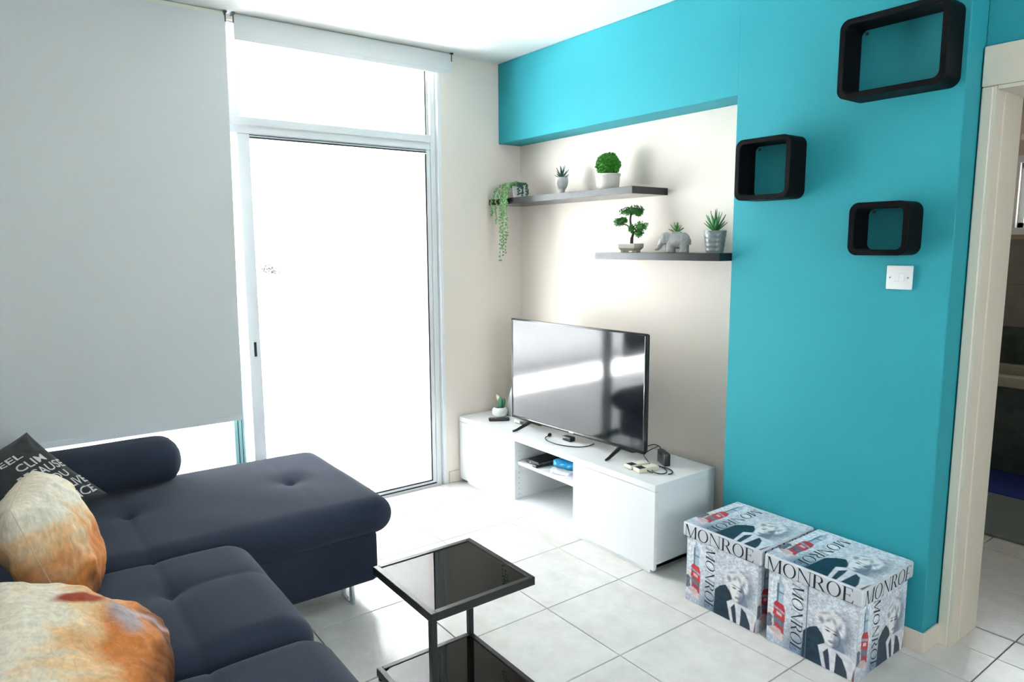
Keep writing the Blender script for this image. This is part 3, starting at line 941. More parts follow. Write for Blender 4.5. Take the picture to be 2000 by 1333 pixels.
mk('paddle', G().add(*ovoid((0.008, -0.004, 0.088), 0.020, 0.010, 0.038, tilt=Matrix.Rotation(R(8), 3, 'Y'))), CACT, ct, True)
mk('paddle', G().add(*ovoid((0.022, 0.012, 0.085), 0.014, 0.010, 0.034, tilt=Matrix.Rotation(R(14), 3, 'Y'))), CACT, ct, True)
mk('flower', G().add(*ovoid((-0.030, 0.012, 0.104), 0.014, 0.011, 0.026, tilt=Matrix.Rotation(R(-38), 3, 'Y'))).add(*ovoid((-0.046, 0.016, 0.118), 0.008, 0.008, 0.013, tilt=Matrix.Rotation(R(-60), 3, 'Y'))), mat('cream_flower', (0.75, 0.72, 0.52), 0.7), ct, True)
# white lamp-like router behind the tv
rt = thing('wifi_router', 'white rounded upright router half hidden behind the television', 'router', (0.205, -0.205, ZT))
mk('body', G().lathe([(0.050, 0), (0.052, 0.01), (0.047, 0.06), (0.034, 0.14), (0.020, 0.185), (0.008, 0.198), (0.0, 0.20)], n=28), PLASTW, rt, True)
mk('base_ring', G().lathe([(0.053, 0.0), (0.054, 0.004), (0.053, 0.008)], n=28, cap=False), mat('pale_grey_plastic', (0.55, 0.58, 0.58), 0.4), rt, True)
# remote by the cactus
def remote(name, label, c, a, L, W, H, body, keys, group=None, parent_cat='remote control'):
    t = thing(name, label, parent_cat, c, a, group)
    mk('body', G().rbox(-L / 2, L / 2, -W / 2, W / 2, 0.0, H, min(0.008, H * 0.49), 0.006), body, t, True, angle=180)
    for i in range(keys):
        for j in (-1, 0, 1):
            mk('button', G().box(-L * 0.36 + i * L * 0.72 / max(1, keys - 1) - 0.004, -L * 0.36 + i * L * 0.72 / max(1, keys - 1) + 0.004, j * W * 0.27 - 0.004, j * W * 0.27 + 0.004, H + 0.0001, H + 0.0016, 0.0005), mat('button_grey', (0.22, 0.23, 0.24), 0.5), t)
    return t
remote('remote_control', 'black remote control lying in front of the white cactus pot', (0.262, -0.372, ZT), R(62), 0.130, 0.042, 0.018, PLASTB, 5)
# small grey set-top box under the tv corner
gb = thing('media_box', 'small grey media box under the left corner of the television', 'media box', (0.405, -0.300, ZT), R(4))
mk('body', G().box(-0.045, 0.045, -0.03, 0.03, 0.004, 0.024, 0.003, 2), MATS['pale_grey_plastic'], gb, True)
mk('front_panel', G().box(0.012, 0.0445, -0.0312, -0.0301, 0.006, 0.022), PLASTB, gb)
mk('foot', G().box(-0.04, 0.04, -0.026, 0.026, 0.0, 0.0039), PLASTB, gb)
# black adaptor plug and loop of lead under the tv
ad = thing('power_lead', 'black lead with a round plug and block curling out under the television', 'cable', (0.84, -0.345, ZT))
mk('plug_block', G().box(-0.01, 0.055, -0.005, 0.035, 0.0, 0.026, 0.005, 2), PLASTB, ad, True)
mk('status_cap', G().box(-0.014, -0.0101, 0.0, 0.030, 0.004, 0.022, 0.001), CHROME, ad)
def spline(pts, n=10):
    P = [Vector(p) for p in pts]
    P = [P[0] * 2 - P[1]] + P + [P[-1] * 2 - P[-2]]
    out = []
    for i in range(1, len(P) - 2):
        for k in range(n):
            t = k / n
            a, b, c, d = P[i - 1], P[i], P[i + 1], P[i + 2]
            out.append(0.5 * ((2 * b) + (c - a) * t + (2 * a - 5 * b + 4 * c - d) * t * t + (3 * b - a - 3 * c + d) * t ** 3))
    out.append(P[-2])
    return out
def W2(px, py, pz):  # world point -> local to the lead
    return (px - 0.84, py + 0.345, pz)
mk('lead', G().tube(spline([W2(0.735, -0.360, 0.008), W2(0.745, -0.400, 0.004), W2(0.80, -0.430, 0.003), W2(0.90, -0.430, 0.003), W2(0.985, -0.385, 0.003), W2(1.01, -0.330, 0.003), W2(1.0, -0.27, 0.003)]), 0.0028, 8), PLASTB, ad, True)
mk('round_plug', G().tube([W2(0.728, -0.352, 0.010), W2(0.735, -0.364, 0.008)], 0.010, 12), PLASTB, ad, True)
# air-con remotes
def ac_remote(label, c, a):
    t = thing('air_conditioner_remote', label, 'remote control', c, a, 'beige air conditioner remotes')
    mk('body', G().rbox(-0.060, 0.060, -0.026, 0.026, 0.0, 0.020, 0.005, 0.006), BEIGEPL, t, True, angle=180)
    mk('display', G().box(-0.052, -0.014, -0.019, 0.019, 0.0201, 0.0208, 0.0003), LCD, t)
    mk('keypad_flap', G().box(-0.008, 0.054, -0.021, 0.021, 0.0201, 0.0212, 0.0004), mat('pale_beige_plastic', (0.78, 0.75, 0.62), 0.4), t)
    return t
ac_remote('beige remote with dark display nearest the television foot', (1.408, -0.372, ZT), R(84))
ac_remote('beige remote with dark display closest to the coiled black lead', (1.474, -0.378, ZT), R(80))
# power adapter with coiled lead
pa = thing('power_adapter', 'black power adapter block with a coiled lead on the bench end', 'power adapter', (1.455, -0.232, ZT), R(-28))
mk('block', G().box(-0.050, 0.050, -0.016, 0.016, 0.0, 0.062, 0.005, 2), PLASTB, pa, True)
mk('rating_label', G().box(-0.020, 0.012, -0.0168, -0.0162, 0.018, 0.044), mat('label_grey', (0.08, 0.08, 0.085), 0.4), pa)
coil = []
for k in range(64):
    a = k / 63 * 2 * math.pi * 1.9
    coil.append((0.105 + 0.060 * math.cos(a) + 0.010 * math.sin(a * 0.5), -0.040 + 0.040 * math.sin(a) - 0.004 * a, 0.0035 + 0.0006 * k / 6))
mk('coiled_lead', G().tube(coil, 0.0030, 8), PLASTB, pa, True)
mk('tv_lead', G().tube(spline([(-0.042, 0.0, 0.0615), (-0.050, -0.006, 0.074), (-0.058, -0.030, 0.082), (-0.056, -0.066, 0.076)]), 0.0022, 8), PLASTB, pa, True)
mk('floor_lead', G().tube(spline([(-0.120, 0.02, 0.055), (-0.115, -0.035, 0.034), (-0.075, -0.075, 0.026), (-0.02, -0.085, 0.026), (0.040, -0.080, 0.010), (0.070, -0.070, 0.0045)]), 0.0025, 8), PLASTB, pa, True)

# things on the open shelf
ZS = 0.2733
sb = thing('dvd_player', 'flat black box on the open shelf of the bench', 'player', (0.680, -0.335, ZS), R(6))
mk('case', G().box(-0.045, 0.060, -0.125, 0.135, 0.003, 0.024, 0.002), PLASTB, sb)
mk('led', G().box(-0.012, -0.006, -0.1262, -0.1252, 0.010, 0.015), PLASTW, sb)
mk('foot', G().box(-0.040, 0.055, -0.12, 0.13, 0.0, 0.0029), PLASTB, sb)
remote('remote_control', 'black remote with pale keys lying beside the black box on the shelf', (0.752, -0.400, ZS), R(86), 0.165, 0.044, 0.017, PLASTB, 8)
BLUEP = mat('blue_plastic_film', (0.02, 0.33, 0.66), 0.25, var=0.2, vscale=30)
bp_ = thing('blue_packet', 'crumpled bright blue plastic packet on the open shelf', 'packet', (0.875, -0.330, ZS), R(12))
def crumple(p, n):
    p = Vector(p)
    d = mnoise.noise(p * 38) * 0.006 + mnoise.noise(p * 80) * 0.0025
    return p + Vector((n.x, n.y, max(0, n.z))) * d
mk('film', G().rbox(-0.085, 0.095, -0.060, 0.075, 0.003, 0.050, (0.03, 0.03, 0.022), 0.007, crumple), BLUEP, bp_, True, angle=50)
pt_ = thing('tissue_pack', 'small white paper pack in front of the blue packet on the shelf', 'packet', (0.930, -0.432, ZS), R(14))
mk('wrapper', G().rbox(-0.075, 0.060, -0.022, 0.022, 0.0, 0.024, (0.008, 0.008, 0.008), 0.006, crumple), mat('white_film', (0.78, 0.80, 0.83), 0.3), pt_, True, angle=60)
mk('print_mark', G().box(-0.050, -0.030, -0.0245, -0.0235, 0.008, 0.013), mat('pink_print', (0.75, 0.35, 0.30), 0.5), pt_)
bg_ = thing('paper_booklet', 'white folded booklet in a clear sleeve at the shelf end', 'booklet', (1.018, -0.385, ZS), R(4))
mk('cover', G().box(-0.050, 0.060, -0.085, 0.100, 0.0, 0.006, 0.001), mat('booklet_white', (0.80, 0.83, 0.86), 0.35), bg_)
mk('sleeve', G().box(-0.040, 0.055, -0.075, 0.060, 0.0062, 0.012, 0.002), mat('pale_lilac_film', (0.70, 0.74, 0.84), 0.2), bg_)
mk('notepad', G().box(-0.045, 0.050, 0.062, 0.098, 0.0062, 0.024, 0.001), mat('pale_green_paper', (0.62, 0.72, 0.64), 0.6), bg_)

# ================================================================== floating shelves
sh1 = thing('floating_shelf', 'long black floating shelf in the corner carrying three plants', 'shelf', (0.628, -0.131, 1.7455), 0, 'floating shelves above the television')
mk('board', G().box(-0.612, 0.612, -0.130, 0.130, 0.0, 0.0355, 0.0008), BLACKSATIN, sh1)
mk('hidden_bracket', G().box(-0.45, 0.45, 0.1302, 0.1306, 0.008, 0.028), DARKMETAL, sh1)
sh2 = thing('floating_shelf', 'shorter lower black floating shelf ending at the teal pillar', 'shelf', (1.372, -0.131, 1.4225), 0, 'floating shelves above the television')
mk('board', G().box(-0.390, 0.390, -0.130, 0.130, 0.0, 0.0345, 0.0008), BLACKSATIN, sh2)
mk('hidden_bracket', G().box(-0.30, 0.30, 0.1302, 0.1306, 0.008, 0.028), DARKMETAL, sh2)
Z1 = 1.7813
Z2 = 1.4573

# ---- plant helpers
def leaf_geo(L, W, bend, thick=0.0016, n=6):
    """pointed succulent leaf along +x, curling up by bend"""
    V = []; F = []
    for i in range(n + 1):
        t = i / n
        w = W * (math.sin(math.pi * min(1, (t * 0.85 + 0.15))) ** 0.8) * (1 if t < 0.999 else 0.02)
        x = L * t; z = bend * t * t
        V += [(x, -w / 2, z + 0.25 * w), (x, 0, z - thick), (x, w / 2, z + 0.25 * w), (x, 0, z + thick)]
    for i in range(n):
        a = 4 * i
        for k in range(4):
            F.append((a + k, a + (k + 1) % 4, a + 4 + (k + 1) % 4, a + 4 + k))
    F.append((0, 1, 2, 3)); F.append((4 * n, 4 * n + 3, 4 * n + 2, 4 * n + 1))
    return V, F
def rosette(parent, c, rings, m, seed=0, m_tip=None):
    rr = random.Random(seed)
    for (num, L, W, el, off) in rings:
        for k in range(num):
            a = 2 * math.pi * (k + off) / num + rr.uniform(-0.12, 0.12)
            e = R(el + rr.uniform(-7, 7))
            l = L * rr.uniform(0.85, 1.1)
            V, F = leaf_geo(l, W, l * 0.10)
            Mx = Matrix.Translation(Vector(c)) @ Matrix.Rotation(a, 4, 'Z') @ Matrix.Rotation(-e, 4, 'Y') @ Matrix.Translation(Vector((0.004, 0, 0)))
            mk('leaf', G().add([Mx @ Vector(v) for v in V], F), m_tip if (m_tip and rr.random() < 0.25) else m, parent, True, angle=180)
SUCC = mat('succulent_green', (0.045, 0.26, 0.07), 0.45, var=0.3, vscale=40)
SUCCD = mat('succulent_dark', (0.02, 0.10, 0.065), 0.5, var=0.3, vscale=40)
SUCCY = mat('succulent_orange_tip', (0.55, 0.38, 0.12), 0.5)
IVY = mat('trailing_leaf', (0.18, 0.36, 0.14), 0.55, var=0.4, vscale=60)
BUSH = mat('boxwood_green', (0.06, 0.34, 0.03), 0.45, var=0.5, vscale=50)
BONSAI = mat('bonsai_leaf', (0.03, 0.21, 0.025), 0.5, var=0.5, vscale=60)
BARK = mat('bark_brown', (0.045, 0.028, 0.020), 0.8, var=0.4, vscale=40)
CONC = mat('pale_concrete', (0.50, 0.51, 0.52), 0.75, var=0.12, vscale=60, bump=0.2, bscale=120)
CONC2 = mat('rough_concrete', (0.40, 0.41, 0.40), 0.85, var=0.3, vscale=90, bump=0.6, bscale=150)
SOIL = MATS['potting_soil']

# ---- trailing plant in a small white pot
tp = thing('trailing_plant', 'string-of-leaves plant trailing from a small white pot over the upper shelf edge', 'plant', (0.185, -0.150, Z1))
mk('pot', G().lathe([(0.030, 0), (0.036, 0.004), (0.043, 0.070), (0.044, 0.076), (0.040, 0.076), (0.038, 0.066)], n=28), PLASTW, tp, True)
mk('soil', G().lathe([(0.0, 0.066), (0.0375, 0.066)], n=20, cap=False), SOIL, tp)
rr = random.Random(5)
def strand(pts, step=0.0055, r=0.0058):
    g = G()
    P = spline(pts, 14)
    L = 0; last = P[0]
    for q in P:
        L += (q - last).length; last = q
    acc = 0; last = P[0]
    for q in P:
        acc += (q - last).length; last = q
        if acc >= step:
            acc = 0
            for s in range(2):
                a = rr.uniform(0, 6.28)
                c = q + Vector((math.cos(a), math.sin(a), rr.uniform(-0.4, 0.4))) * 0.006
                V, F = ovoid(c, r * rr.uniform(0.8, 1.2), r * 0.55, r * 0.9, 6, 4, Matrix.Rotation(a, 3, 'Z') @ Matrix.Rotation(rr.uniform(-1, 1), 3, 'Y'))
                g.add(V, F)
    g.tube(P[::4] + [P[-1]], 0.0009, 5)
    return g
ends = [(0.030, -0.118, -0.330), (-0.020, -0.122, -0.375), (0.015, -0.126, -0.290), (-0.012, -0.119, -0.300), (-0.115, -0.118, -0.105), (-0.060, -0.122, -0.150), (0.045, -0.121, -0.250), (0.000, -0.117, -0.345)]
for ex, ey, ez in ends:
    ey -= 0.010
    mid = (ex * 0.9, -0.126, 0.012)
    mk('strand', strand([(ex * 0.2, -0.010, 0.072), (ex * 0.45, -0.050, 0.092), (ex * 0.75, -0.092, 0.072), mid, (ex, ey, -0.06 if ez < -0.15 else -0.03), (ex, ey, ez)]), IVY, tp, True, angle=180, kind='stuff')
for ex, ey, zz in ((0.070, -0.030, 0.012), (0.072, 0.006, 0.016), (0.062, -0.050, 0.02)):
    mk('strand', strand([(ex * 0.3, ey * 0.4, 0.074), (ex * 0.7, ey * 0.7, 0.090), (ex * 0.95, ey, 0.062), (ex, ey, zz)]), SUCCD, tp, True, angle=180, kind='stuff')
crown = G()
for k in range(260):
    a = rr.uniform(0, 6.28); d = rr.uniform(0, 0.055)
    c = (d * math.cos(a) - 0.012, d * math.sin(a) - 0.012, 0.074 + 0.022 * (1 - d / 0.055) + rr.uniform(-0.004, 0.008))
    crown.add(*ovoid(c, 0.0062, 0.0035, 0.0055, 6, 4, Matrix.Rotation(a, 3, 'Z') @ Matrix.Rotation(rr.uniform(-1, 1), 3, 'Y')))
mk('crown', crown, IVY, tp, True, angle=180, kind='stuff')

# ---- head-shaped planter
hp = thing('head_planter', 'pale grey planter shaped as a face on a neck with a spiky succulent', 'plant', (0.575, -0.140, Z1), R(-78))
g = G()
V = []; F = []
prof0 = [(0.0, 0.020, 0.020), (0.004, 0.023, 0.023), (0.012, 0.019, 0.019), (0.024, 0.018, 0.018), (0.034, 0.021, 0.022), (0.042, 0.029, 0.028), (0.056, 0.036, 0.032), (0.074, 0.039, 0.035), (0.092, 0.038, 0.035), (0.098, 0.036, 0.033), (0.098, 0.032, 0.029), (0.090, 0.031, 0.028)]
prof = []
for (za, xa, ya), (zb2, xb, yb) in zip(prof0[:-1], prof0[1:]):
    st_ = 4 if 0.03 < za < 0.095 and zb2 > za else 1
    prof += [(za + (zb2 - za) * k / st_, xa + (xb - xa) * k / st_, ya + (yb - ya) * k / st_) for k in range(st_)]
prof.append(prof0[-1])
n = 56
for z, rx, ry in prof:
    for k in range(n):
        a = 2 * math.pi * k / n
        fx, fy = math.cos(a), math.sin(a)
        x, y = rx * fx, ry * fy
        if 0.035 < z < 0.095 and fx > 0.3:
            da = math.atan2(fy, fx)
            x += 0.012 * gauss(da, 0.17) * gauss(z - 0.060, 0.011)               # nose
            x += 0.004 * gauss(da, 0.30) * gauss(z - 0.043, 0.005)               # lips
            x += 0.003 * gauss(da, 0.5) * gauss(z - 0.035, 0.005)                # chin
            x += 0.004 * gauss(da, 0.6) * gauss(z - 0.082, 0.006)                # brow
            for s in (-1, 1):
                x -= 0.006 * gauss(da - s * 0.42, 0.18) * gauss(z - 0.072, 0.008)
        V.append((x, y, z))
m_ = len(prof)
for i in range(m_ - 1):
    for k in range(n):
        F.append((i * n + k, i * n + (k + 1) % n, (i + 1) * n + (k + 1) % n, (i + 1) * n + k))
F.append(tuple(range(n))[::-1])
mk('head_pot', g.add(V, F), CONC, hp, True, angle=80)
mk('soil', G().lathe([(0.0, 0.091), (0.029, 0.091)], n=20, cap=False), SOIL, hp)
rosette(hp, (0, 0, 0.090), [(7, 0.048, 0.011, 22, 0), (6, 0.062, 0.011, 48, 0.5), (5, 0.072, 0.010, 72, 0.2)], SUCCD, 11)

# ---- round boxwood in a pale pot
bx_ = thing('boxwood_ball', 'round bright green ball plant in an off-white pot', 'plant', (0.948, -0.140, Z1))
mk('pot', G().lathe([(0.056, 0), (0.058, 0.003), (0.064, 0.076), (0.067, 0.078), (0.067, 0.086), (0.062, 0.086), (0.060, 0.074)], n=36), mat('offwhite_ceramic', (0.66, 0.63, 0.57), 0.5, var=0.05, vscale=20), bx_, True)
mk('pot_emblem', G().tube([(0.058 * math.cos(a0), 0.0 + 0.058 * math.sin(a0), z0) for a0, z0 in [(R(-118) + 0.42 * math.cos(t), 0.042 + 0.026 * math.sin(t)) for t in np.linspace(0, 2 * math.pi, 28)]], 0.0038, 6), MATS['offwhite_ceramic'], bx_, True)
mk('soil', G().lathe([(0.0, 0.075), (0.0595, 0.075)], n=20, cap=False), SOIL, bx_)
ball = G()
bc = Vector((0, 0, 0.133)); br = 0.066
ball.add(*ovoid(bc, br * 0.74, br * 0.74, br * 0.74, 16, 10))
for k in range(96):
    zz = 1 - 2 * (k + 0.5) / 96
    a = k * 2.39996
    nrm = Vector((math.sqrt(1 - zz * zz) * math.cos(a), math.sqrt(1 - zz * zz) * math.sin(a), zz))
    if zz < -0.78: continue
    M0 = frame(bc + nrm * br * rr.uniform(0.74, 0.84), nrm, (0.01, 0.02, 1) if abs(zz) < 0.95 else (1, 0, 0))
    for lay, (cnt, el, L_) in enumerate(((6, -18, 0.017), (5, -55, 0.014))):
        for q_ in range(cnt):
            aa = q_ * 2 * math.pi / cnt + rr.uniform(-0.3, 0.3)
            V, F = leaf_geo(L_ * rr.uniform(0.85, 1.2), 0.0125, 0.005, 0.0005, 3)
            Mx = M0 @ Matrix.Rotation(aa, 4, 'Z') @ Matrix.Rotation(R(el + rr.uniform(-12, 12)), 4, 'Y')
            ball.add([Mx @ Vector(v) for v in V], F)
mk('foliage', ball, BUSH, bx_, True, angle=180, kind='stuff')

# ---- bonsai
bn = thing('bonsai_tree', 'little bonsai tree with three leaf clouds in a footed stone bowl', 'plant', (1.120, -0.140, Z2), R(12))
g = G()
oct_ = lambda rx, ry, ch: [(rx - ch, -ry), (rx, -ry + ch), (rx, ry - ch), (rx - ch, ry), (-rx + ch, ry), (-rx, ry - ch), (-rx, -ry + ch), (-rx + ch, -ry)]
lv = [(0.008, 0.046, 0.030), (0.022, 0.060, 0.040), (0.040, 0.062, 0.042), (0.045, 0.060, 0.040), (0.045, 0.054, 0.034), (0.038, 0.052, 0.032)]
V = []; F = []
for z, rx, ry in lv:
    V += [(a, b, z) for a, b in oct_(rx, ry, 0.014)]
for i in range(len(lv) - 1):
    for k in range(8):
        F.append((i * 8 + k, i * 8 + (k + 1) % 8, (i + 1) * 8 + (k + 1) % 8, (i + 1) * 8 + k))
F.append(tuple(range(8))[::-1]); F.append(tuple(range((len(lv) - 1) * 8, len(lv) * 8)))
mk('bowl', g.add(V, F), mat('stone_glaze', (0.46, 0.43, 0.37), 0.45, var=0.12, vscale=30), bn)
for sx in (-1, 1):
    for sy in (-1, 1):
        mk('foot', G().box(sx * 0.034 - 0.010, sx * 0.034 + 0.010, sy * 0.020 - 0.008, sy * 0.020 + 0.008, 0.0, 0.0079, 0.002), MATS['stone_glaze'], bn)
tr_ = mk('trunk', G().tube(spline([(0.006, 0, 0.036), (0.007, 0, 0.070), (0.014, 0, 0.100), (0.002, 0.0, 0.130), (-0.004, 0, 0.165), (-0.001, 0, 0.195)]), [0.0085] * 12 + [0.0065] * 12 + [0.0055] * 14 + [0.005] * 13, 10), BARK, bn, True)
mk('branch', G().tube(spline([(0.000, 0, 0.118), (-0.022, 0, 0.138), (-0.050, 0, 0.146)]), 0.0032, 8).tube(spline([(0.012, 0, 0.090), (0.030, 0, 0.110), (0.052, 0, 0.118)]), 0.0032, 8), BARK, tr_, True)
def cloud(parts, seed, count):
    r2 = random.Random(seed)
    g = G()
    for (cx, cy, cz, rx, ry, rz) in parts:
        g.add(*ovoid((cx, cy, cz), rx * 0.72, ry * 0.72, rz * 0.66, 10, 7))
        for k in range(count):
            d = Vector((r2.gauss(0, 1), r2.gauss(0, 1), r2.gauss(0, 1))).normalized() * r2.uniform(0.72, 1.05)
            c = Vector((cx + d.x * rx, cy + d.y * ry, cz + d.z * rz))
            V, F = leaf_geo(0.0085, 0.0062, 0.001, 0.0005, 2)
            Mx = Matrix.Translation(c) @ Matrix.Rotation(r2.uniform(0, 6.28), 4, 'Z') @ Matrix.Rotation(r2.uniform(-1.5, 0.8), 4, 'Y') @ Matrix.Rotation(r2.uniform(-1, 1), 4, 'X')
            g.add([Mx @ Vector(v) for v in V], F)
    return g
mk('leaf_cloud', cloud([(-0.020, 0, 0.207, 0.044, 0.036, 0.020), (0.022, 0.006, 0.213, 0.042, 0.036, 0.024), (0.044, 0.0, 0.200, 0.022, 0.022, 0.018)], 1, 190), BONSAI, bn, True, angle=180, kind='stuff')
mk('leaf_cloud', cloud([(-0.068, 0, 0.155, 0.034, 0.028, 0.020), (-0.050, 0.0, 0.163, 0.026, 0.024, 0.014)], 2, 170), BONSAI, bn, True, angle=180, kind='stuff')
mk('leaf_cloud', cloud([(0.060, 0, 0.130, 0.038, 0.030, 0.026), (0.048, 0.0, 0.098, 0.024, 0.022, 0.022), (0.014, -0.014, 0.118, 0.018, 0.014, 0.020)], 3, 170), BONSAI, bn, True, angle=180, kind='stuff')

# ---- elephant planter
ep = thing('elephant_planter', 'grey concrete elephant planter with a small spiky succulent on its back', 'plant', (1.408, -0.140, Z2), R(24))
def fuse(g, voxel, smooth=4):
    me = to_mesh('fuse', g, None)
    ob = bpy.data.objects.new('fuse', me)
    COL.objects.link(ob)
    md = ob.modifiers.new('remesh', 'REMESH')
    md.mode = 'VOXEL'
    md.voxel_size = voxel
    ms = ob.modifiers.new('smooth', 'SMOOTH')
    ms.iterations = smooth
    ms.factor = 0.6
    dg = bpy.context.evaluated_depsgraph_get()
    out = bpy.data.meshes.new_from_object(ob.evaluated_get(dg))
    bpy.data.objects.remove(ob, do_unlink=True)
    V = [v.co.copy() for v in out.vertices]; F = [list(p.vertices) for p in out.polygons]
    bpy.data.meshes.remove(out)
    return V, F
eg = G()
eg.add(*ovoid((0.016, 0, 0.058), 0.054, 0.040, 0.040, 24, 16))            # trunk of the body
eg.add(*ovoid((0.045, 0, 0.056), 0.032, 0.038, 0.040, 20, 14))
eg.add(*ovoid((-0.042, 0, 0.068), 0.030, 0.030, 0.030, 20, 14))           # head
eg.tube(spline([(-0.052, 0, 0.062), (-0.066, 0, 0.044), (-0.074, 0, 0.026), (-0.088, 0, 0.018), (-0.096, 0, 0.022)], 6), [0.017 - 0.0105 * k / 24 for k in range(25)], 12)
for lx_, ly_ in ((-0.016, 0.018), (-0.016, -0.018), (0.050, 0.018), (0.050, -0.018)):
    eg.lathe([(0.0175, 0.0), (0.0185, 0.004), (0.017, 0.02), (0.018, 0.05)], (lx_, ly_, 0), 18)
V, F = fuse(eg, 0.0030, 3)
V = [Vector((v.x, v.y, max(0.0, v.z))) for v in V]
mk('body', G().add(V, F), CONC2, ep, True, angle=180)
for s in (-1, 1):
    Ve, Fe = ovoid((-0.034, s * 0.030, 0.066), 0.017, 0.004, 0.022, 14, 8, Matrix.Rotation(s * R(-28), 3, 'Z'))
    mk('ear', G().add(Ve, Fe), CONC2, ep, True)
    mk('tusk', G().tube([(-0.064, s * 0.011, 0.044), (-0.074, s * 0.013, 0.036), (-0.084, s * 0.013, 0.036)], [0.0035, 0.003, 0.0012], 8), CONC, ep, True)
mk('tail', G().tube([(0.070, 0, 0.072), (0.080, 0, 0.058), (0.079, 0, 0.036)], [0.003, 0.0025, 0.003], 6), CONC2, ep, True)
mk('planting_rim', G().lathe([(0.020, 0.086), (0.024, 0.092), (0.024, 0.100), (0.020, 0.100), (0.019, 0.096), (0.0, 0.096)], (0.012, 0, 0), 24, False), CONC2, ep, True)
rosette(ep, (0.012, 0, 0.095), [(7, 0.036, 0.010, 25, 0), (6, 0.042, 0.009, 50, 0.4), (4, 0.046, 0.008, 74, 0.1)], SUCC, 21, SUCCY)

# ---- faceted grey pot with upright succulent
fp = thing('potted_succulent', 'tall spiky green succulent in a grey faceted pot beside the pillar', 'plant', (1.645, -0.140, Z2))
V = []; F = []
rows, n = 9, 18
for i in range(rows + 1):
    t = i / rows
    r0 = 0.038 + 0.013 * t
    for k in range(n):
        a = 2 * math.pi * (k + 0.5 * (i % 2)) / n
        rr_ = r0 * (1.0 if 0 < i < rows else 0.985) + (0.0016 if i % 2 else 0)
        V.append((rr_ * math.cos(a), rr_ * math.sin(a), 0.100 * t))
for i in range(rows):
    for k in range(n):
        a, b = i * n + k, i * n + (k + 1) % n
        c, d = (i + 1) * n + k, (i + 1) * n + (k + 1) % n
        if i % 2 == 0:
            F += [(a, b, c), (b, d, c)]
        else:
            F += [(a, b, d), (a, d, c)]
F.append(tuple(range(n))[::-1])
o0 = len(V)
for r_, z in ((0.047, 0.100), (0.044, 0.092)):
    for k in range(n):
        a = 2 * math.pi * (k + 0.5 * (rows % 2)) / n
        V.append((r_ * math.cos(a), r_ * math.sin(a), z))
for base_, nxt in ((rows * n, o0), (o0, o0 + n)):
    for k in range(n):
        F.append((base_ + k, base_ + (k + 1) % n, nxt + (k + 1) % n, nxt + k))
mk('pot', G().add(V, F), mat('grey_glazed_pot', (0.20, 0.24, 0.24), 0.3, spec=0.5), fp)
mk('soil', G().lathe([(0.0, 0.093), (0.0435, 0.093)], n=20, cap=False), SOIL, fp)
rosette(fp, (0, 0, 0.092), [(8, 0.075, 0.015, 40, 0), (7, 0.088, 0.014, 58, 0.4), (5, 0.095, 0.013, 76, 0.2)], SUCC, 31)

# ================================================================== cube shelves and switch on the pillar
def rr_ring(w, h, r, n=8):
    pts = []
    for cx, cy, a0 in ((w - r, h - r, 0), (-w + r, h - r, 90), (-w + r, -h + r, 180), (w - r, -h + r, 270)):
        for k in range(n + 1):
            a = R(a0 + 90 * k / n)
            pts.append((cx + r * math.cos(a), cy + r * math.sin(a)))
    return pts
def cube_shelf(label, x0, x1, z0, z1, depth, th=0.020):
    xc, zc = (x0 + x1) / 2, (z0 + z1) / 2
    t = thing('cube_shelf', label, 'shelf', (xc, PD - 0.0008, zc), 0, 'black cube shelves on the teal pillar')
    w, h = (x1 - x0) / 2, (z1 - z0) / 2
    O = rr_ring(w, h, 0.034); I = rr_ring(w - th, h - th, 0.022)
    e = 0.0015
    Ob = rr_ring(w - e, h - e, 0.034 - e); Ib = rr_ring(w - th + e, h - th + e, 0.022 + e)
    loops = [(O, 0.0), (O, -depth + e), (Ob, -depth), (Ib, -depth), (I, -depth + e), (I, 0.0)]
    V = []; F = []
    m = len(O)
    for L, y in loops:
        V += [(a, y, b) for a, b in L]
    for i in range(len(loops)):
        j = (i + 1) % len(loops)
        for k in range(m):
            F.append((i * m + k, j * m + k, j * m + (k + 1) % m, i * m + (k + 1) % m))
    mk('frame', G().add(V, F), BLACKMATT, t, True, angle=40)
    for s in (-1, 1):
        mk('wall_fixing', G().lathe([(0.006, 0), (0.006, 0.004)], (s * (w - th - 0.02), 0, 0), 10).xform(Matrix.Translation((0, -0.0005, h - th - 0.012)) @ Matrix.Rotation(R(90), 4, 'X')), DARKMETAL, t)
    return t
cube_shelf('largest black cube shelf high on the teal pillar', 2.272, 2.632, 2.008, 2.282, 0.118)
cube_shelf('medium black cube shelf at the left edge of the teal pillar', 1.846, 2.096, 1.674, 1.919, 0.112)
cube_shelf('smallest black cube shelf above the light switch', 2.338, 2.547, 1.453, 1.641, 0.106)
sw = thing('light_switch', 'white square double light switch on the teal pillar', 'switch', (2.484, PD - 0.0006, 1.373))
mk('plate', G().box(-0.045, 0.045, -0.009, 0.0, -0.043, 0.043, 0.003, 2), PLASTW, sw, True)
for s in (-1, 1):
    mk('rocker', G().box(s * 0.0085 - 0.008, s * 0.0085 + 0.008, -0.0125, -0.0091, -0.014, 0.014, 0.0015), PLASTW, sw)
    mk('screw', G().lathe([(0.003, 0), (0.003, 0.0012)], (0, 0, 0), 10).xform(Matrix.Translation((s * 0.031, -0.0091, 0)) @ Matrix.Rotation(R(90), 4, 'X')), CHROME, sw)

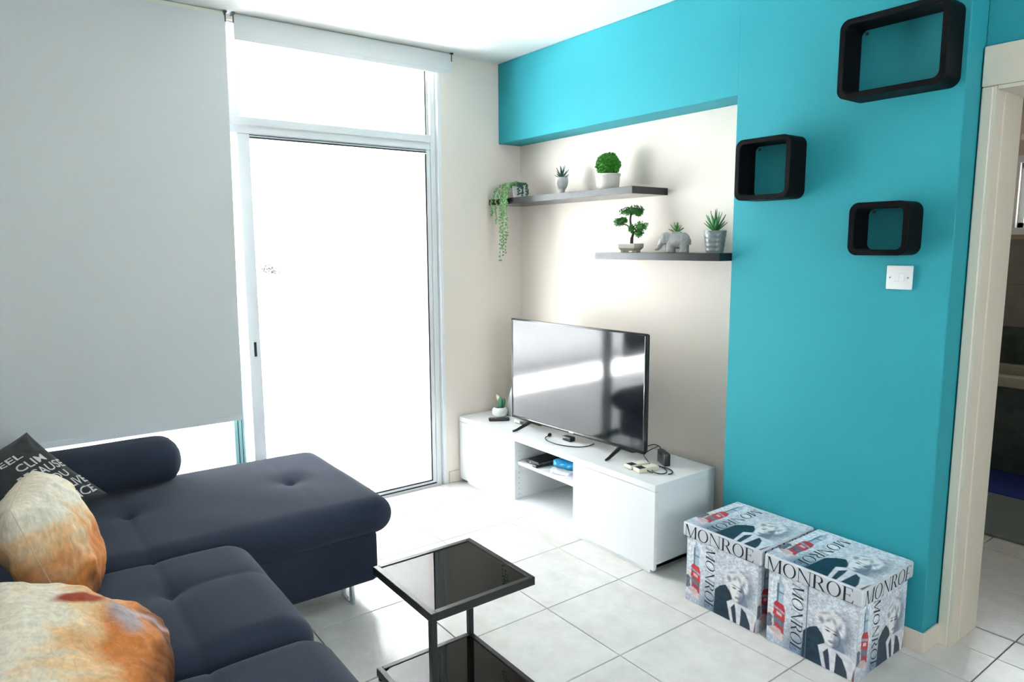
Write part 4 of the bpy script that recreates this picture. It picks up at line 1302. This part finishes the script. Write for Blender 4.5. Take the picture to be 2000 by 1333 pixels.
# ================================================================== printed storage boxes
INK = mat('black_ink', (0.012, 0.016, 0.025), 0.45)
def ring_poly(cx, cy, rx, ry, rx2, ry2, n=30):
    o = [(cx + rx * math.cos(2 * math.pi * k / n), cy + ry * math.sin(2 * math.pi * k / n)) for k in range(n)]
    i = [(cx + rx2 * math.cos(2 * math.pi * k / n), cy + ry2 * math.sin(2 * math.pi * k / n)) for k in range(n)]
    return [[o[k], o[(k + 1) % n], i[(k + 1) % n], i[k]] for k in range(n)]
def arc_poly(cx, cy, rx, ry, rx2, ry2, a0, a1, n=16):
    out = []
    for k in range(n):
        a, b = R(a0 + (a1 - a0) * k / n), R(a0 + (a1 - a0) * (k + 1) / n)
        out.append([(cx + rx * math.cos(a), cy + ry * math.sin(a)), (cx + rx * math.cos(b), cy + ry * math.sin(b)), (cx + rx2 * math.cos(b), cy + ry2 * math.sin(b)), (cx + rx2 * math.cos(a), cy + ry2 * math.sin(a))])
    return out
def q(x0, y0, x1, y1):
    return [(x0, y0), (x1, y0), (x1, y1), (x0, y1)]
# high-contrast serif capitals, unit height, (polygons, advance)
GLYPH = {
    'M': ([[(0.05, 1), (0.21, 1), (0.52, 0.0), (0.46, 0.0)], [(0.46, 0), (0.52, 0.0), (0.88, 1), (0.84, 1)], q(0.08, 0.03, 0.115, 0.98), q(0.83, 0.03, 0.96, 1), q(0.0, 0, 0.2, 0.03), q(0.76, 0, 1.03, 0.03), q(0.0, 0.97, 0.16, 1), q(0.86, 0.97, 1.03, 1)], 1.08),
    'O': (ring_poly(0.45, 0.5, 0.43, 0.52, 0.31, 0.485), 0.95),
    'N': ([q(0.09, 0.03, 0.125, 0.98), [(0.03, 1), (0.19, 1), (0.86, 0), (0.80, -0.02)], q(0.80, 0.0, 0.84, 0.98), q(0.0, 0, 0.22, 0.03), q(0.70, 0.97, 0.94, 1), q(0.0, 0.97, 0.15, 1)], 0.98),
    'R': ([q(0.08, 0.03, 0.21, 0.98), q(0.0, 0, 0.30, 0.03), q(0.0, 0.97, 0.36, 1), q(0.2, 0.47, 0.36, 0.50), [(0.32, 0.50), (0.46, 0.50), (0.80, 0.0), (0.66, 0.0)], q(0.66, 0, 0.86, 0.03)] + arc_poly(0.34, 0.735, 0.32, 0.265, 0.19, 0.235, -90, 90), 0.86),
    'E': ([q(0.08, 0.03, 0.21, 0.98), q(0.0, 0, 0.64, 0.035), q(0.0, 0.965, 0.60, 1), q(0.2, 0.48, 0.46, 0.515), [(0.58, 0.035), (0.64, 0.035), (0.68, 0.24), (0.65, 0.24)], [(0.55, 0.965), (0.60, 0.965), (0.62, 0.80), (0.59, 0.80)], q(0.44, 0.40, 0.47, 0.60)], 0.72),
}
def word(txt, fn, shear=0.0):
    """fn(x, y) places unit-height letter space; returns (G, width)"""
    g = G(); x = 0
    tot = sum(GLYPH[c][1] for c in txt)
    for c in txt:
        ps, adv = GLYPH[c]
        for p in ps:
            g.add([fn((x + a + shear * b) / tot, b) for a, b in p], [tuple(range(len(p)))])
        x += adv
    return g

# ---- the printed picture, as colours on a fine grid
def paint_picture(N=150):
    s = 1
    u, v = np.meshgrid((np.arange(N + 1)) / N, (np.arange(N + 1)) / N)
    rg = np.random.default_rng(3)
    def noise(sc, seed):
        g = np.random.default_rng(seed).random((sc + 2, sc + 2))
        x = u * sc; y = v * sc
        i = np.floor(x).astype(int); j = np.floor(y).astype(int)
        fx = x - i; fy = y - j
        fx = fx * fx * (3 - 2 * fx); fy = fy * fy * (3 - 2 * fy)
        return (g[j, i] * (1 - fx) + g[j, i + 1] * fx) * (1 - fy) + (g[j + 1, i] * (1 - fx) + g[j + 1, i + 1] * fx) * fy
    img = np.zeros((N + 1, N + 1, 3))
    n1, n2, n3 = noise(6, 1), noise(22, 2), noise(60, 4)
    base = 0.60 + 0.14 * (n1 - 0.5) + 0.20 * (n2 - 0.5) + 0.34 * (n3 - 0.5)
    for k, c in enumerate((0.93, 1.0, 1.10)):
        img[..., k] = (0.72 + 1.2 * (base - 0.60)) * c
    def put(mask, col, shade=None):
        for k in range(3):
            c = col[k] * (shade if shade is not None else 1.0)
            img[..., k] = img[..., k] * (1 - mask) + c * mask
    def sm(x, w=0.012):
        return np.clip(0.5 - x / (2 * w), 0, 1)
    def ell(cx, cy, rx, ry, rot=0.0, w=None):
        a = math.radians(rot)
        x = (u - cx) * math.cos(a) + (v - cy) * math.sin(a); y = -(u - cx) * math.sin(a) + (v - cy) * math.cos(a)
        d = np.sqrt((x / rx) ** 2 + (y / ry) ** 2) - 1
        return sm(d * min(rx, ry), 0.008 if w is None else w)
    def poly(pts, w=0.006):
        ins = np.zeros_like(u, dtype=float)
        offs = [(-.3, -.3), (.3, -.3), (.3, .3), (-.3, .3), (0, 0)]
        for ox, oy in offs:
            uu = u + ox / N; vv = v + oy / N
            c = np.zeros_like(u, dtype=bool)
            j = len(pts) - 1
            for i in range(len(pts)):
                xi, yi = pts[i]; xj, yj = pts[j]
                if yi != yj:
                    c ^= ((yi > vv) != (yj > vv)) & (uu < (xj - xi) * (vv - yi) / (yj - yi) + xi)
                j = i
            ins += c
        return ins / len(offs)
    # rays above the hair
    ang = np.arctan2(v - 0.66, u - 0.72)
    ray = (np.sin(ang * 60) > 0.35) & (np.hypot(u - 0.72, v - 0.66) < 0.36) & (v > 0.5)
    put(ray * 0.28, (0.42, 0.47, 0.56))
    # street haze low in the middle
    put(np.clip((0.52 - v) * 2.2, 0, 1) * np.clip((u - 0.16) * 9, 0, 1) * np.clip((0.55 - u) * 9, 0, 1) * (0.45 + 0.55 * n2), (0.10, 0.17, 0.27))
    put((np.clip((0.14 - v) * 14, 0, 1)) * 0.6 * (n3 > 0.45), (0.20, 0.30, 0.42))
    # clock tower
    put(poly([(0.105, 0.52), (0.105, 0.84), (0.125, 0.90), (0.135, 1.0), (0.15, 0.90), (0.185, 0.84), (0.185, 0.52)]) * 0.75, (0.28, 0.42, 0.55))
    put(poly([(0.105, 0.52), (0.105, 0.84), (0.128, 0.86), (0.128, 0.52)]) * 0.85, (0.05, 0.13, 0.20))
    put(ell(0.157, 0.78, 0.022, 0.028), (0.62, 0.70, 0.76))
    put(poly([(0.10, 0.745), (0.19, 0.735), (0.19, 0.72), (0.10, 0.73)]), (0.10, 0.18, 0.26))
    # red double-decker
    put(poly([(0.07, 0.40), (0.20, 0.33), (0.215, 0.35), (0.215, 0.50), (0.19, 0.575), (0.10, 0.600), (0.075, 0.56)]), (0.55, 0.035, 0.045), 0.8 + 0.4 * n3)
    put(poly([(0.075, 0.535), (0.21, 0.475), (0.21, 0.445), (0.075, 0.500)]), (0.34, 0.34, 0.46), 0.7 + 0.6 * n3)
    put(poly([(0.11, 0.465), (0.175, 0.440), (0.175, 0.400), (0.11, 0.420)]), (0.66, 0.58, 0.60))
    put(poly([(0.08, 0.40), (0.205, 0.335), (0.205, 0.17), (0.08, 0.22)]) * 0.85, (0.10, 0.09, 0.13))
    put(poly([(0.09, 0.30), (0.20, 0.26), (0.21, 0.18), (0.15, 0.20), (0.10, 0.25)]), (0.50, 0.04, 0.06), 0.8 + 0.4 * n3)
    # seated figure in front of the bus
    put(ell(0.035, 0.43, 0.028, 0.035), (0.72, 0.66, 0.58))
    put(poly([(0.0, 0.20), (0.0, 0.38), (0.03, 0.40), (0.065, 0.36), (0.075, 0.28), (0.05, 0.19)]), (0.13, 0.16, 0.21), 0.6 + 0.8 * n3)
    put(poly([(0.055, 0.34), (0.075, 0.32), (0.085, 0.26), (0.06, 0.27)]), (0.74, 0.62, 0.58))
    put(poly([(0.03, 0.21), (0.10, 0.24), (0.17, 0.215), (0.195, 0.10), (0.175, 0.03), (0.165, 0.12), (0.13, 0.16), (0.115, 0.05), (0.095, 0.05), (0.09, 0.15), (0.03, 0.18)]), (0.68, 0.50, 0.50), 0.8 + 0.4 * n2)
    # dark wall and coat behind the sitter
    put(poly([(0.42, 0.0), (0.43, 0.36), (0.50, 0.45), (0.58, 0.50), (0.66, 0.40), (0.70, 0.20), (0.72, 0.0)]), (0.008, 0.032, 0.060), 0.6 + 0.8 * n2)
    put(poly([(0.86, 0.30), (0.93, 0.42), (1.0, 0.38), (1.0, 0.0), (0.86, 0.0)]) * 0.35, (0.30, 0.34, 0.40))
    # soft shade behind the head, swept blonde hair, face, neck
    put(ell(0.83, 0.52, 0.13, 0.24, -6, 0.05) * 0.75, (0.13, 0.17, 0.25), 0.7 + 0.6 * n2)
    put(poly([(0.72, 0.36), (0.86, 0.42), (0.90, 0.25), (0.74, 0.24)]), (0.20, 0.25, 0.35))
    wave = 0.5 + 0.5 * np.sin(ang * 26 + 9 * n1 + 14 * np.hypot(u - 0.72, v - 0.56))
    for hx, hy, hr, hq, ro in ((0.655, 0.655, 0.100, 0.095, 30), (0.745, 0.690, 0.110, 0.075, -8), (0.805, 0.635, 0.070, 0.080, -30), (0.610, 0.575, 0.052, 0.085, 10), (0.840, 0.560, 0.042, 0.075, -10)):
        put(ell(hx, hy, hr, hq, ro, 0.014), (0.86, 0.87, 0.90), 0.80 + 0.22 * wave + 0.2 * (n3 - 0.5))
    for hx, hy, hr, hq, ro in ((0.625, 0.610, 0.028, 0.040, 20), (0.700, 0.640, 0.016, 0.040, -30), (0.765, 0.650, 0.014, 0.038, 25), (0.660, 0.715, 0.040, 0.010, 25), (0.820, 0.600, 0.018, 0.045, -20)):
        put(ell(hx, hy, hr, hq, ro, 0.014) * 0.8, (0.16, 0.19, 0.27))
    put(ell(0.730, 0.468, 0.092, 0.152, 10), (0.88, 0.87, 0.88))
    sh = ell(0.735, 0.466, 0.102, 0.162, 10) * np.clip((u - 0.752 - 0.12 * (v - 0.47)) * 30, 0, 1)
    put(sh * 0.88, (0.10, 0.14, 0.23))
    put(ell(0.790, 0.455, 0.020, 0.030, 0, 0.012) * 0.6, (0.50, 0.53, 0.60))
    for ex, ey in ((0.698, 0.505), (0.778, 0.492)):
        put(ell(ex, ey, 0.026, 0.011, -6, 0.005), (0.03, 0.04, 0.06))
        put(ell(ex, ey + 0.036, 0.032, 0.006, -12, 0.005), (0.07, 0.07, 0.09))
    put(poly([(0.742, 0.505), (0.757, 0.435), (0.730, 0.428)]) * 0.5, (0.34, 0.36, 0.42))
    put(ell(0.742, 0.378, 0.032, 0.016, 4, 0.005), (0.10, 0.05, 0.08))
    put(ell(0.742, 0.380, 0.022, 0.004, 4, 0.004), (0.70, 0.70, 0.74))
    # striped halter and shoulders
    put(poly([(0.60, 0.26), (0.68, 0.33), (0.76, 0.30), (0.90, 0.30), (1.0, 0.24), (1.0, 0.0), (0.66, 0.0)]), (0.72, 0.74, 0.79), 0.85 + 0.3 * n2)
    put(poly([(0.66, 0.20), (0.71, 0.28), (0.725, 0.20), (0.745, 0.0), (0.70, 0.0)]), (0.02, 0.04, 0.07))
    put(poly([(0.79, 0.0), (0.80, 0.27), (0.865, 0.22), (0.92, 0.08), (0.93, 0.0)]), (0.02, 0.04, 0.07))
    put(poly([(0.97, 0.0), (0.985, 0.12), (1.0, 0.20), (1.0, 0.0)]), (0.22, 0.10, 0.10))
    return u, v, np.clip(img, 0.0, 0.95)
PU, PV, PIMG = paint_picture()
def picture_mesh(name, w, h):
    N = PU.shape[0] - 1
    V = np.stack([PU.ravel() * w - w / 2, np.zeros(PU.size), PV.ravel() * h], 1)
    idx = np.arange((N + 1) * (N + 1)).reshape(N + 1, N + 1)
    F = np.stack([idx[:-1, :-1], idx[:-1, 1:], idx[1:, 1:], idx[1:, :-1]], -1).reshape(-1, 4)
    me = bpy.data.meshes.new(name)
    me.from_pydata(V.tolist(), [], F.tolist())
    at = me.color_attributes.new('Col', 'FLOAT_COLOR', 'POINT')
    rgba = np.concatenate([PIMG.reshape(-1, 3), np.ones((PU.size, 1))], 1).astype(np.float32)
    at.data.foreach_set('color', rgba.ravel())
    me.materials.append(vcol_mat('printed_vinyl', 0.38, spec=0.45))
    me.update()
    return me
BW_, BD_, BH_ = 0.343, 0.350, 0.289       # body
LW_, LD_, LZ0, LZ1 = 0.372, 0.372, 0.282, 0.345
pm_front = picture_mesh('printed_panel', BW_ - 0.004, BH_ - 0.004)
pm_top = picture_mesh('printed_panel', LW_ - 0.010, LD_ - 0.010)
VINYL = mat('pale_vinyl', (0.62, 0.65, 0.70), 0.4, var=0.10, vscale=30)
def storage_box(label, xc, yc, seam=False, side=True):
    t = thing('storage_box', label, 'box', (xc, yc, 0), 0, 'printed storage boxes by the pillar')
    body = mk('body', G().box(-BW_ / 2, BW_ / 2, -BD_ / 2, BD_ / 2, 0.0, BH_ - 0.008, 0.003, 2), VINYL, t, True)
    lid = mk('lid', G().box(-LW_ / 2, LW_ / 2, -LD_ / 2, LD_ / 2, LZ0, LZ1, 0.008, 3), VINYL, t, True)
    e = 0.0006
    f = mk('printed_panel', pm_front, None, body); f.location = (0, -BD_ / 2 - e, 0.002)
    f2 = mk('printed_panel', pm_front, None, body); f2.location = (BW_ / 2 + e, 0, 0.002); f2.rotation_euler = (0, 0, R(90)); f2.scale = ((BD_ - 0.004) / (BW_ - 0.004), 1, 1)
    f4 = mk('printed_panel', pm_front, None, body); f4.location = (-BW_ / 2 - e, 0, 0.002); f4.rotation_euler = (0, 0, R(-90)); f4.scale = ((BD_ - 0.004) / (BW_ - 0.004), 1, 1)
    f3 = mk('printed_panel', pm_top, None, lid); f3.location = (0, -LD_ / 2 + 0.005, LZ1 + e); f3.rotation_euler = (R(-90), 0, 0)
    e2 = 0.0013
    # lettering: the big word on the lid band, the tall italic word down the picture
    lh = 0.052
    mk('lettering', word('MONROE', lambda a, b: (-LW_ / 2 + 0.012 + a * (LW_ - 0.040), -LD_ / 2 - 0.0004, LZ0 + 0.004 + b * lh)), INK, lid)
    mk('lettering', word('MONROE', lambda a, b: (LW_ / 2 + 0.0004, -LD_ / 2 + 0.012 + a * (LD_ - 0.040), LZ0 + 0.004 + b * lh), 0.14), INK, lid)
    dn = lambda a, b: (0.290 + b * 0.130, 0.93 - a * 0.90)      # reads downwards
    def onfront(a, b):
        uu, vv = dn(a, b); return (-BW_ / 2 + uu * BW_, -BD_ / 2 - e2, vv * BH_)
    def onside(a, b):
        uu, vv = dn(a, b); return (BW_ / 2 + e2, -BD_ / 2 + uu * BD_, vv * BH_)
    def ontop(a, b):
        uu, vv = dn(a, b); return (-LW_ / 2 + uu * LW_, -LD_ / 2 + vv * LD_, LZ1 + e2)
    mk('lettering', word('MONROE', onfront, 0.16), INK, body)
    mk('lettering', word('MONROE', onside, 0.16), INK, body)
    mk('lettering', word('MONROE', ontop, 0.16), INK, lid)
    if seam:
        mk('fold_seam', G().box(-BW_ / 2 + 0.462 * BW_, -BW_ / 2 + 0.470 * BW_, -BD_ / 2 - 0.0024, -BD_ / 2 - 0.0016, 0.002, BH_ - 0.010), mat('seam_dark', (0.10, 0.16, 0.22), 0.5), body)
    return t
storage_box('printed storage box with London picture standing next to the white bench', 2.038, -0.376)
storage_box('printed storage box with London picture at the pillar corner nearest the doorway', 2.424, -0.376, True)

# ================================================================== bathroom things
bt = thing('bathtub', 'bathtub with pale rim and dark slate tiled front seen through the doorway', 'bathtub', (2.30, 2.72, 0))
mk('front_panel', G().box(-0.88, 1.28, -0.285, -0.270, 0.0, 0.56), GROUT, bt)
for k in range(4):
    for r_ in range(2):
        mk('front_tile', G().box(-0.88 + 0.54 * k + 0.002, -0.88 + 0.54 * (k + 1) - 0.002, -0.294, -0.2855, 0.28 * r_ + 0.002, 0.28 * (r_ + 1) - 0.002, 0.001), SLATE, bt)
mk('rim', G().box(-0.88, 1.28, -0.300, -0.20, 0.5605, 0.635, 0.012, 3).box(-0.88, 1.28, 0.24, 0.315, 0.5605, 0.635, 0.012, 3).box(-0.88, -0.80, -0.20, 0.24, 0.5605, 0.635, 0.012, 3).box(1.20, 1.28, -0.20, 0.24, 0.5605, 0.635, 0.012, 3),
   mat('bath_enamel', (0.45, 0.42, 0.35), 0.25), bt, True)
mk('basin', G().box(-0.80, 1.20, -0.20, 0.24, 0.20, 0.24).box(-0.80, 1.20, -0.2, -0.19, 0.24, 0.60).box(-0.80, 1.20, 0.23, 0.24, 0.24, 0.60), MATS['bath_enamel'], bt)
rg1 = mk('bath_rug', G().box(1.95, 2.95, 1.20, 1.895, 0.0008, 0.012, 0.004, 2), mat('grey_rug', (0.16, 0.19, 0.18), 0.95, var=0.3, vscale=60, bump=0.8, bscale=200, stretch=(0.4, 3, 1)), None)
tag(rg1, 'grey woven rug on the bathroom floor', 'rug')
rg2 = mk('bath_mat', G().box(1.60, 2.90, 1.90, 2.41, 0.0008, 0.014, 0.004, 2), mat('royal_blue_mat', (0.004, 0.022, 0.19), 0.9, var=0.2, vscale=80, bump=0.6, bscale=200), None)
tag(rg2, 'royal blue bath mat in front of the bathtub', 'mat')
hb = thing('towel_rail', 'white towel rail above the bathroom window', 'rail', (2.10, 3.0495, 2.22))
mk('bar', G().tube([(-0.30, -0.05, 0), (0.35, -0.05, 0)], 0.022, 14), PLASTW, hb, True)
for s in (-0.25, 0.30):
    mk('bracket', G().box(s - 0.012, s + 0.012, -0.048, -0.0002, -0.012, 0.012, 0.002), PLASTW, hb)

# ================================================================== far outside
ft = thing('garden_tree', 'hazy tree far beyond the balcony parapet', 'tree', (-9.5, 1.35, -1.2))
mk('trunk', G().tube([(0, 0, 0), (0.05, 0, 1.0), (0, 0.05, 2.2)], [0.05, 0.04, 0.03], 8), mat('pale_bark', (0.55, 0.54, 0.52), 0.9), ft, True)
r3 = random.Random(4)
gt = G()
for k in range(70):
    d = Vector((r3.gauss(0, 1), r3.gauss(0, 1), r3.gauss(0, 1))).normalized() * r3.uniform(0.3, 1.0)
    V, F = leaf_geo(0.12, 0.07, 0.01, 0.006, 2)
    Mx = Matrix.Translation(Vector((d.x * 0.26, d.y * 0.26, 2.25 + d.z * 0.12))) @ Matrix.Rotation(r3.uniform(0, 6.28), 4, 'Z') @ Matrix.Rotation(r3.uniform(-1.4, 1.0), 4, 'Y')
    gt.add([Mx @ Vector(v) for v in V], F)
mk('crown', gt, mat('dusty_leaf', (0.07, 0.07, 0.075), 0.8), ft, True, angle=180, kind='stuff')
struct('ground', G().box(-40, -2.9, -30, 30, -1.3, -1.2), mat('pale_ground', (0.30, 0.30, 0.30), 0.9, var=0.1, vscale=0.5), 'pale sunlit ground outside')
